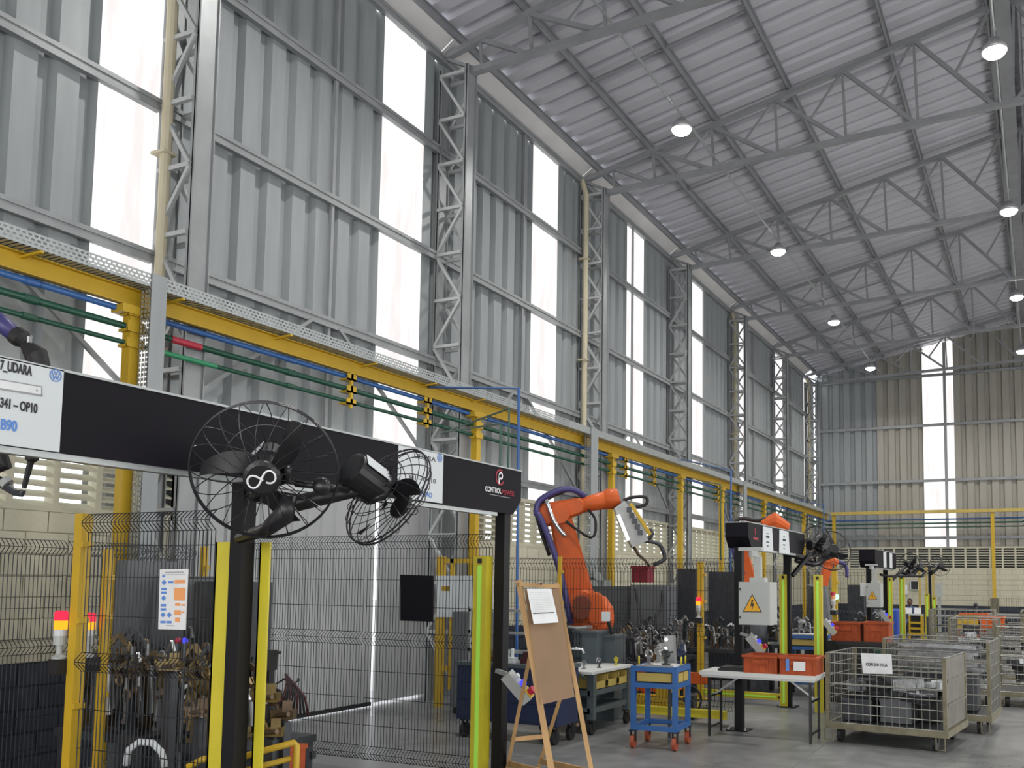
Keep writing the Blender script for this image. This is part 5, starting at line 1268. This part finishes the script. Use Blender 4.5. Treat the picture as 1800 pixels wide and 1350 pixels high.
# ================================================================ WIRE CAGES
def wcage(loc, rot, w, d, h, lab, zb=.22, m='cage_zinc', grp='wire mesh cage trolleys', dv=12, dh=6, side_solid=False, low_front=False):
    t = thing('cage_trolley', lab, 'cage trolley', loc, grp, rot=rot, local=True)
    for x in (0, w):
        for y in (0, d):
            MB().box((x-.02, y-.02, zb), (x+.02, y+.02, h)).build('corner_post', 'cage_old', t)
    b = MB().box((-.03, -.03, zb-.07), (w+.03, .02, zb)).box((-.03, d-.02, zb-.07), (w+.03, d+.03, zb)).box((-.03, .02, zb-.07), (.02, d-.02, zb)).box((w-.02, .02, zb-.07), (w+.03, d-.02, zb)); b.build('base_frame', 'cage_old', t)
    MB().box((.02, .02, zb-.03), (w-.02, d-.02, zb-.01)).build('floor_plate', 'dark_steel', t)
    def panel(p, q_, z0, z1, nv, nh, r=.003):
        p, q_ = V(p), V(q_); bb_ = MB()
        for i in range(nv+1): o = p.lerp(q_, i/nv); bb_.path([o+V((0,0,z0)), o+V((0,0,z1))], r, 4)
        for i in range(nh+1): z = z0+(z1-z0)*i/nh; bb_.path([p+V((0,0,z)), q_+V((0,0,z))], r*1.9, 4)
        return bb_
    hm = zb+(h-zb)*.55
    panel((0, -.01, 0), (w, -.01, 0), zb, hm, dv, 4).build('front_panel', m, t); 
    if not low_front: panel((0, -.005, 0), (w, -.005, 0), hm+.01, h, dv, 3).build('front_gate', m, t)
    panel((0, d+.01, 0), (w, d+.01, 0), zb, h, dv, dh).build('back_panel', m, t); panel((-.01, 0, 0), (-.01, d, 0), zb, h, dv, dh).build('side_panel', m, t)
    if side_solid:
        MB().box((w+.0, .02, zb+.02), (w+.01, d-.02, h-.01)).build('sheet_side', 'cage_sheet', t)
        for z in (zb+.25, zb+.5): MB().box((w+.01, .05, z), (w+.025, d-.05, z+.03)).build('side_rib', 'cage_sheet', t)
    else: panel((w+.01, 0, 0), (w+.01, d, 0), zb, h, dv, dh).build('side_panel', m, t)
    for z in (h,): MB().path([(0, 0, z), (w, 0, z), (w, d, z), (0, d, z)], .010, 6, closed=True).build('top_rim', m, t)
    for x in (.12, w-.12):
        for y in (.08, d-.08): caster(t, x, y, .088, 'rubber', zb-.04, .045)
    for x in (-.02, w+.0):
        MB().path([(x, -.05, zb-.07), (x, -.05, .03), (x+.09*(1 if x < .1 else -1), -.05, .03), (x+.09*(1 if x < .1 else -1), -.05, zb-.07)], .008, 6).build('foot_loop', 'cage_old', t)
    for x in (.1, w-.25): MB().path([(x, -.025, hm-.04), (x, -.045, hm-.04), (x+.14, -.045, hm-.04), (x+.14, -.025, hm-.04)], .006, 6).build('latch', m, t)
    return t
c0 = onZ(1456, 1303, 0); c1 = onZ(1668, 1327, 0); ang = math.atan2(c1.y-c0.y, c1.x-c0.x)*.6; cw, cd = (c1-c0).length-.05, 1.05
wcage(tuple(c0), ang, cw, cd, .98, 'nearest wire cage trolley with a white paper sign on its front', side_solid=True, dv=16)
def inC(x, y, z): return V(c0)+rotz(ang)@V((x, y, 0))+V((0, 0, z))
def pile(o, M, w, d, z, zt, n, seed, grp, place, mats=('part_steel', 'dark_steel', 'black_bin', 'part_steel')):
    R = random.Random(seed); nx = max(1, int(sqrt(n*w/d))); 
    for i in range(n):
        L = R.uniform(.16, .34); k = R.uniform(.04, .09); hh = R.uniform(.05, .12)
        x = R.uniform(L/2+.04, w-L/2-.04); y = R.uniform(.12, d-.12); zz = z+(zt-z)*(i/n)
        M2 = rotz(R.uniform(-.25, .25)+M)
        b = MB().cbox((0, 0, 0), (L, k, .008)).cbox((0, k/2, hh/2), (L, .008, hh)).cbox((-L/2+.02, 0, hh*.4), (.008, k, hh*.8)).cbox((L*.2, -k*.2, .03), (.03, .03, .05))
        me = b.mesh('steel_bracket', R.choice(mats)); ob = put('steel_bracket', me); 
        ob.location = o(x, y, zz); ob.rotation_euler = (R.uniform(-.1, .1), R.uniform(-.1, .1), R.uniform(-.3, .3)+M)
        dk = me.materials[0].name in ('dark_steel', 'black_bin'); tag(ob, f'{"dark" if dk else "bright"} pressed steel bracket lying in the {place}', 'bracket', ('dark ' if dk else 'bright ')+grp)
for k, (x_, y_, w_, h_, m_) in enumerate(((.08, .25, .34, .24, 'dark_steel'), (.50, .30, .34, .26, 'cabinet_grey'), (.12, .65, .5, .42, 'dark_steel'), (.68, .65, .36, .40, 'black_bin'))):
    p_ = inC(x_, y_, .22); ob = tag(MB().box((0, 0, 0), (w_, .012, h_)).box((0, .29, 0), (w_, .302, h_)).box((0, .012, 0), (.012, .29, h_)).box((w_-.012, .012, 0), (w_, .29, h_)).box((.012, .012, 0), (w_-.012, .29, .01)).box((-.01, -.01, h_-.03), (w_+.01, 0, h_)).build('parts_bin', m_), f'{["dark steel", "grey", "tall dark steel", "tall black"][k]} parts bin inside the nearest cage trolley', 'bin', 'parts bins in the nearest cage'); ob.location = p_; ob.rotation_euler = (0, 0, ang)
pile(inC, ang, cw, cd, .46, .62, 44, 5, 'brackets in the nearest cage', 'nearest wire cage trolley')
# paper sign on cage
s0 = onY(1515, 1147, 10.30); s1 = onY(1570, 1186, 10.30)
qa = inC(.28, -.028, 0).y; qb = inC(.56, -.028, 0).y
q4 = [onY(1513, 1148, qa), onY(1567, 1150, qb), onY(1569, 1185, qb), onY(1517, 1184, qa)]
ps = thing('paper_sign', 'white paper sign with a line of black lettering on the nearest cage', 'sign', tuple(q4[3]))
MB().prism(q4, (0, .003, 0)).build('sheet', 'paper', ps)
tp0, tp1 = onY(1522, 1170, qb-.012), onY(1560, 1170, qb-.012)
text('COPI 010 141.A', tuple(tp0+V((0, -.004, 0))), .045, 'ink', ps, FACE['-Y'], width=(tp1-tp0).length, bold=.002)
# second cage behind, and further ones
c0b = V((-1.72, 12.0, 0))
wcage((-1.80, 12.1, 0), ang*.6, 1.2, 1.0, 1.08, 'second wire cage trolley full of steel profiles, behind the nearest one', dv=14)
for i in range(14):
    R = random.Random(50+i); y = 12.25+R.uniform(0, .75); z = .99-.045*(i//2); x = -1.72+R.uniform(0, .08)
    a = (x, y, z); b_ = (x+1.0+R.uniform(-.1, .03), y+R.uniform(-.1, .0)-.1, z+R.uniform(-.02, .02))
    tag(MB().bar(a, b_, .035, .02).bar(V(a)+V((0, .015, .015)), V(b_)+V((0, .015, .015)), .006, .04).build('steel_profile', 'part_steel' if i % 3 else 'chrome'), 'long pressed steel profile stacked in the second cage trolley', 'profile', 'profiles in the second cage')
tag(MB().box((-1.6, 12.3, .24), (-.75, 12.95, .66)).box((-1.55, 12.35, .66), (-.8, 12.9, .69)).build('steel_crate', 'dark_steel'), 'dark steel bin inside the second cage trolley', 'bin')
ox = onZ(1728, 1232, 0); wcage((-1.28, 14.95, 0), -.05, .62, .8, 1.25, 'tall narrow wire cage trolley right of the nearest cage', dv=7, dh=9)
wcage((-.62, 14.9, 0), .05, 1.2, 1.0, 1.15, 'wire cage trolley cut by the right edge of the frame', dv=14, dh=8)
wcage((-1.5, 17.6, 0), .0, 1.2, 1.0, 1.2, 'wire cage trolley in the second row on the right', dv=12, dh=8)
wcage((-2.1, 20.2, 0), .0, 1.2, 1.0, 1.25, 'distant wire cage trolley before the far orange crates', dv=12, dh=8)
wcage((-.4, 20.4, 0), .0, 1.2, 1.0, 1.25, 'distant wire cage trolley at the right edge', dv=12, dh=8)
pile(lambda x, y, z: V((-.60+x, 14.95+y, z)), 0, 1.1, .9, .24, .9, 26, 8, 'brackets in the right cage', 'cage trolley at the right edge')
pile(lambda x, y, z: V((-1.27+x, 14.97+y, z)), 0, .6, .7, .24, 1.1, 12, 9, 'brackets in the narrow cage', 'tall narrow cage trolley')
pile(lambda x, y, z: V((-1.48+x, 17.62+y, z)), 0, 1.15, .9, .24, 1.1, 18, 10, 'brackets in the second row cage', 'second-row cage trolley on the right')
for k, (x, y, z, m, lab) in enumerate(((-1.0, 17.9, 1.0, 'orange_bright', 'orange crate standing in the second-row cage trolley'), (-1.42, 17.8, 1.0, 'yellow', 'yellow crate standing in the second-row cage trolley'))): crate(x, x+.38, y, y+.4, z, .2, lab, m, 'crates in the second row cage')
q = onY(1686, 1078, 21.6); q2 = onY(1737, 1105, 21.6)
crate(q.x, q2.x, 21.6, 22.0, q2.z, q.z-q2.z, 'bright orange crate stacked high before the back wall, upper one', 'orange_bright', 'far stacked orange crates')
crate(q.x-.03, q2.x-.03, 21.6, 22.0, q2.z-.21, .20, 'orange crate under the bright one before the back wall', 'orange_crate', 'far stacked orange crates')
tag(MB().box((q.x-.1, 21.5, 0), (q2.x+.1, 22.1, q2.z-.21)).build('pallet_box', 'dark_steel'), 'dark steel stillage carrying the far orange crates', 'box')
# black containers with orange crates behind cages
a0, a1 = onY(1472, 1116, 14.0), onY(1692, 1112, 14.0)
bc = thing('black_container', 'large black container behind the wire cages', 'container', (-1.9, 14.2, 0))
MB().box((a0.x, 14.0, .1), (-1.40, 14.8, .86)).build('body', 'black_bin', bc); MB().box((a0.x-.03, 13.97, .86), (-1.37, 14.83, .91)).build('rim', 'black_bin', bc); MB().box((a0.x+.1, 14.1, 0), (-1.5, 14.7, .1)).build('skid', 'black_bin', bc)
tag(MB().box((-2.15, 13.6, 0), (-2.0, 13.75, .80)).box((-2.17, 13.58, .80), (-1.98, 13.77, .84)).build('green_bin', 'green_bin'), 'slim dark green bin before the black container, left one', 'bin', 'green bins')
tag(MB().box((-1.80, 13.55, 0), (-1.5, 13.8, .86)).box((-1.82, 13.53, .86), (-1.48, 13.82, .9)).build('green_bin', 'green_bin'), 'dark green bin before the black container, right one', 'bin', 'green bins')
for i, (u0, u1, lab) in enumerate(((1461, 1514, 'orange crate on the black container, left one'), (1518, 1564, 'orange crate on the black container, right one'))):
    a, b_ = onY(u0, 1093, 14.25), onY(u1, 1115, 14.25); crate(a.x, b_.x, 14.2, 14.6, .91, a.z-.91, lab, 'orange_crate')
tag(MB().box((onY(1461, 1093, 14.25).x-.05, 14.15, 0), (a0.x-.04, 14.65, .905)).build('crate_stand', 'black_bin'), 'black stand beneath the left crate', 'stand')
# ladder-like steel trolley stand (yellow striped) + station near the person
def P3(u, v, z): return D(u, v, z)
st = thing('work_station', 'small yellow and grey work station in front of the seated person', 'desk', (*D(1610, 1110, 30).xy, 0))
a, b_ = D(1597, 1080, 30), D(1622, 1080, 30)
MB().box((a.x, a.y, a.z-.03), (b_.x, a.y+.5, a.z)).build('top', 'white_top', st)
for x in (a.x, b_.x-.05): MB().box((x, a.y, 0), (x+.05, a.y+.5, a.z-.03)).build('side', 'yellow', st)
for z in (.15, .32, .5): MB().box((a.x+.05, a.y, z), (b_.x-.05, a.y+.03, z+.07)).build('slat', 'yellow', st)
MB().box((a.x+.05, a.y+.2, .05), (b_.x-.05, a.y+.24, a.z-.04)).build('back', 'dark_steel', st)
for k, (u, v) in enumerate(((1596, 1076), (1612, 1075))):
    p = D(u, v, 30.1); p.z = a.z; tag(MB().cbox((p.x, p.y+.15, a.z+.11), (.2, .03, .2), Matrix.Rotation(-.35, 3, 'X')).box((p.x-.06, p.y+.14, a.z), (p.x+.06, p.y+.2, a.z+.05)).build('paper_stack', 'paper'), f'white sheets propped on the distant work station, {"left" if k == 0 else "right"}', 'paper')
tag(MB().path([V((*D(1573, 1100, 24).xy, 0)), V((*D(1573, 1100, 24).xy, .03)), V((*D(1573, 1100, 24).xy, 1.10)), V((*D(1573, 1100, 24).xy, 1.13))], [.25, .27, .27, .22], 20).build('blue_drum', 'drum_blue'), 'tall blue plastic drum under the third gantry', 'drum')
# panel column at 1648
q0, q1 = onY(1644, 1025, 30), onY(1656, 1050, 30)
pk = thing('panel_column', 'pale grey electrical panel on a grey post before the back wall', 'cabinet', (q0.x, 30, 0))
MB().box((q0.x, 30, q1.z), (q1.x, 30.25, q0.z)).build('panel', 'box_grey', pk); MB().box((q0.x+.05, 30.05, .01), (q1.x-.05, 30.2, q1.z)).build('post', 'galvanised', pk); MB().box((q0.x-.05, 29.95, 0), (q1.x+.05, 30.3, .01)).build('foot', 'galvanised', pk)
tag(MB().box(tuple(onY(1601, 1036, YB-.04)), tuple(onY(1614, 1022, YB-.001))).build('wall_board', 'ink'), 'small black board on the cream back wall', 'board')
b0, b1 = onY(1600, 1037.5, YB-.05), onY(1615, 1020.5, YB-.05)
tag(MB().box((b0.x, YB-.06, b0.z), (b1.x, YB-.045, b0.z+.03)).box((b0.x, YB-.06, b1.z-.03), (b1.x, YB-.045, b1.z)).box((b0.x, YB-.06, b0.z), (b0.x+.03, YB-.045, b1.z)).box((b1.x-.03, YB-.06, b0.z), (b1.x, YB-.045, b1.z)).build('board_frame', 'paper'), 'white frame around the small black wall board', 'frame')
b0, b1 = onY(1589, 1045, YB-.05), onY(1595, 1028, YB-.05)
tag(MB().box((b0.x, YB-.06, b0.z), (b1.x, YB-.02, b1.z)).build('wall_notice', 'paper'), 'narrow pale notice on the back wall left of the black board', 'sign')
for u, z, lab in ((1617, 31, 'distant thin yellow post left of the far light curtains'), (1629, 31.3, 'distant thin yellow post with a light curtain'), (1641, 31.6, 'distant thin yellow post nearest the grey panel')):
    p = D(u, 1050, z); tag(MB().box((p.x-.035, p.y-.035, 0), (p.x+.035, p.y+.035, 2.35)).build('thin_post', 'yellow_old'), lab, 'post', 'distant thin yellow posts')
# steel racks / dark machinery low at the right before back wall
for i, (u, v, z) in enumerate(((1672, 1085, 25), (1765, 1075, 27), (1790, 1085, 24))):
    p = D(u, v, z); t = thing('storage_rack', f'dark steel rack with metal stock before the back wall, {ordn[i]} from the left', 'rack', (p.x, p.y, 0), 'dark racks before the back wall')
    for xx in (-.6, .6):
        for yy in (0, .5): MB().box((p.x+xx-.03, p.y+yy-.03, 0), (p.x+xx+.03, p.y+yy+.03, p.z)).build('upright', 'dark_steel', t)
    for k in range(4): MB().box((p.x-.6, p.y, .15+k*.25), (p.x+.6, p.y+.5, .18+k*.25)).build('shelf', 'part_steel' if k % 2 else 'dark_steel', t)
tag(MB().path([V((*D(1715, 1078, 26).xy, 0)), D(1715, 1066, 26)], .04, 8).ball(D(1715, 1063, 26), .06, 8, 5).build('bollard', 'dark_steel'), 'thin dark stub rising behind the far orange crate', 'post')

# ================================================================ PERSON (seated, far)
def person():
    base = D(1600, 1100, 31.2); x, y = base.x, base.y
    root = thing('person', 'person in a blue-grey shirt sitting behind the distant work station', 'person', (x, y+.05, 0))
    def skin(vs, es, rs, name, m, lvl=1):
        me = bpy.data.meshes.new(name); me.from_pydata(vs, es, []); ob = put(name, me, root); me.materials.append(MT[m])
        mod = ob.modifiers.new('skin', 'SKIN'); mod.use_smooth_shade = True
        for i, r_ in enumerate(rs): me.skin_vertices[0].data[i].radius = r_ if isinstance(r_, tuple) else (r_, r_)
        me.skin_vertices[0].data[0].use_root = True
        s = ob.modifiers.new('sub', 'SUBSURF'); s.levels = lvl; s.render_levels = lvl; return ob
    W_ = lambda a, b_, c_: (x+a, y+b_, c_)
    vs = [W_(0, .10, .52), W_(0, .10, .75), W_(0, .06, .93), W_(0, .04, 1.02), W_(0, .0, 1.08),
          W_(-.18, .06, .93), W_(-.24, -.05, .74), W_(-.13, -.28, .78), W_(-.09, -.34, .80),
          W_(.18, .06, .93), W_(.24, -.05, .74), W_(.13, -.28, .78), W_(.09, -.34, .80),
          W_(-.1, .08, .50), W_(-.14, -.32, .50), W_(-.14, -.34, .08), W_(.1, .08, .50), W_(.14, -.32, .50), W_(.14, -.34, .08), W_(-.14, -.45, .05), W_(.14, -.45, .05)]
    es = [(0,1),(1,2),(2,3),(3,4),(2,5),(5,6),(6,7),(7,8),(2,9),(9,10),(10,11),(11,12),(0,13),(13,14),(14,15),(0,16),(16,17),(17,18),(15,19),(18,20)]
    rs = [(.15,.11),(.15,.11),(.14,.10),.055,.05,.07,.05,.04,.03,.07,.05,.04,.03,.09,.075,.045,.09,.075,.045,.04,.04]
    skin(vs, es, rs, 'body', 'shirt')
    h = MB().ball(W_(0, -.01, 1.16), .095, 14, 10, (.82, .95, 1.2)).ball(W_(0, -.105, 1.15), .018, 6, 4).ball(W_(-.08, 0, 1.16), .02, 6, 4, (.5, 1, 1.3)).ball(W_(.08, 0, 1.16), .02, 6, 4, (.5, 1, 1.3))
    h.build('head', 'skin', root, True)
    MB().ball(W_(0, .015, 1.20), .096, 14, 10, (.88, .98, 1.0)).build('hair', 'hair', root, True)
    for s in (-1, 1): MB().ball(W_(s*.032, -.095, 1.165), .010, 6, 4).build('eye', 'ink', root)
    for s in (-1, 1):
        hd = MB().ball(W_(s*.08, -.37, .80), .035, 8, 5, (.8, 1.2, .5))
        for k in range(4): hd.path([W_(s*(.06+.016*k), -.40, .80), W_(s*(.06+.016*k), -.44, .795), W_(s*(.06+.016*k), -.46+.006*k, .785)], .008, 5)
        hd.path([W_(s*.05, -.37, .80), W_(s*.035, -.40, .80)], .009, 5); hd.build('hand', 'skin', root, True)
    ch = thing('stool', 'simple dark stool under the seated person', 'stool', (x, y+.1, 0))
    MB().box((x-.18, y-.08, .36), (x+.18, y+.28, .40)).build('seat', 'dark_steel', ch)
    for a in (-.15, .15):
        for b_ in (-.05, .25): MB().box((x+a-.015, y+b_-.015, 0), (x+a+.015, y+b_+.015, .36)).build('leg', 'dark_steel', ch)
person()

for o in S.objects:
    if o.get('_w') is not None: del o['_w']
bpy.context.view_layer.update()
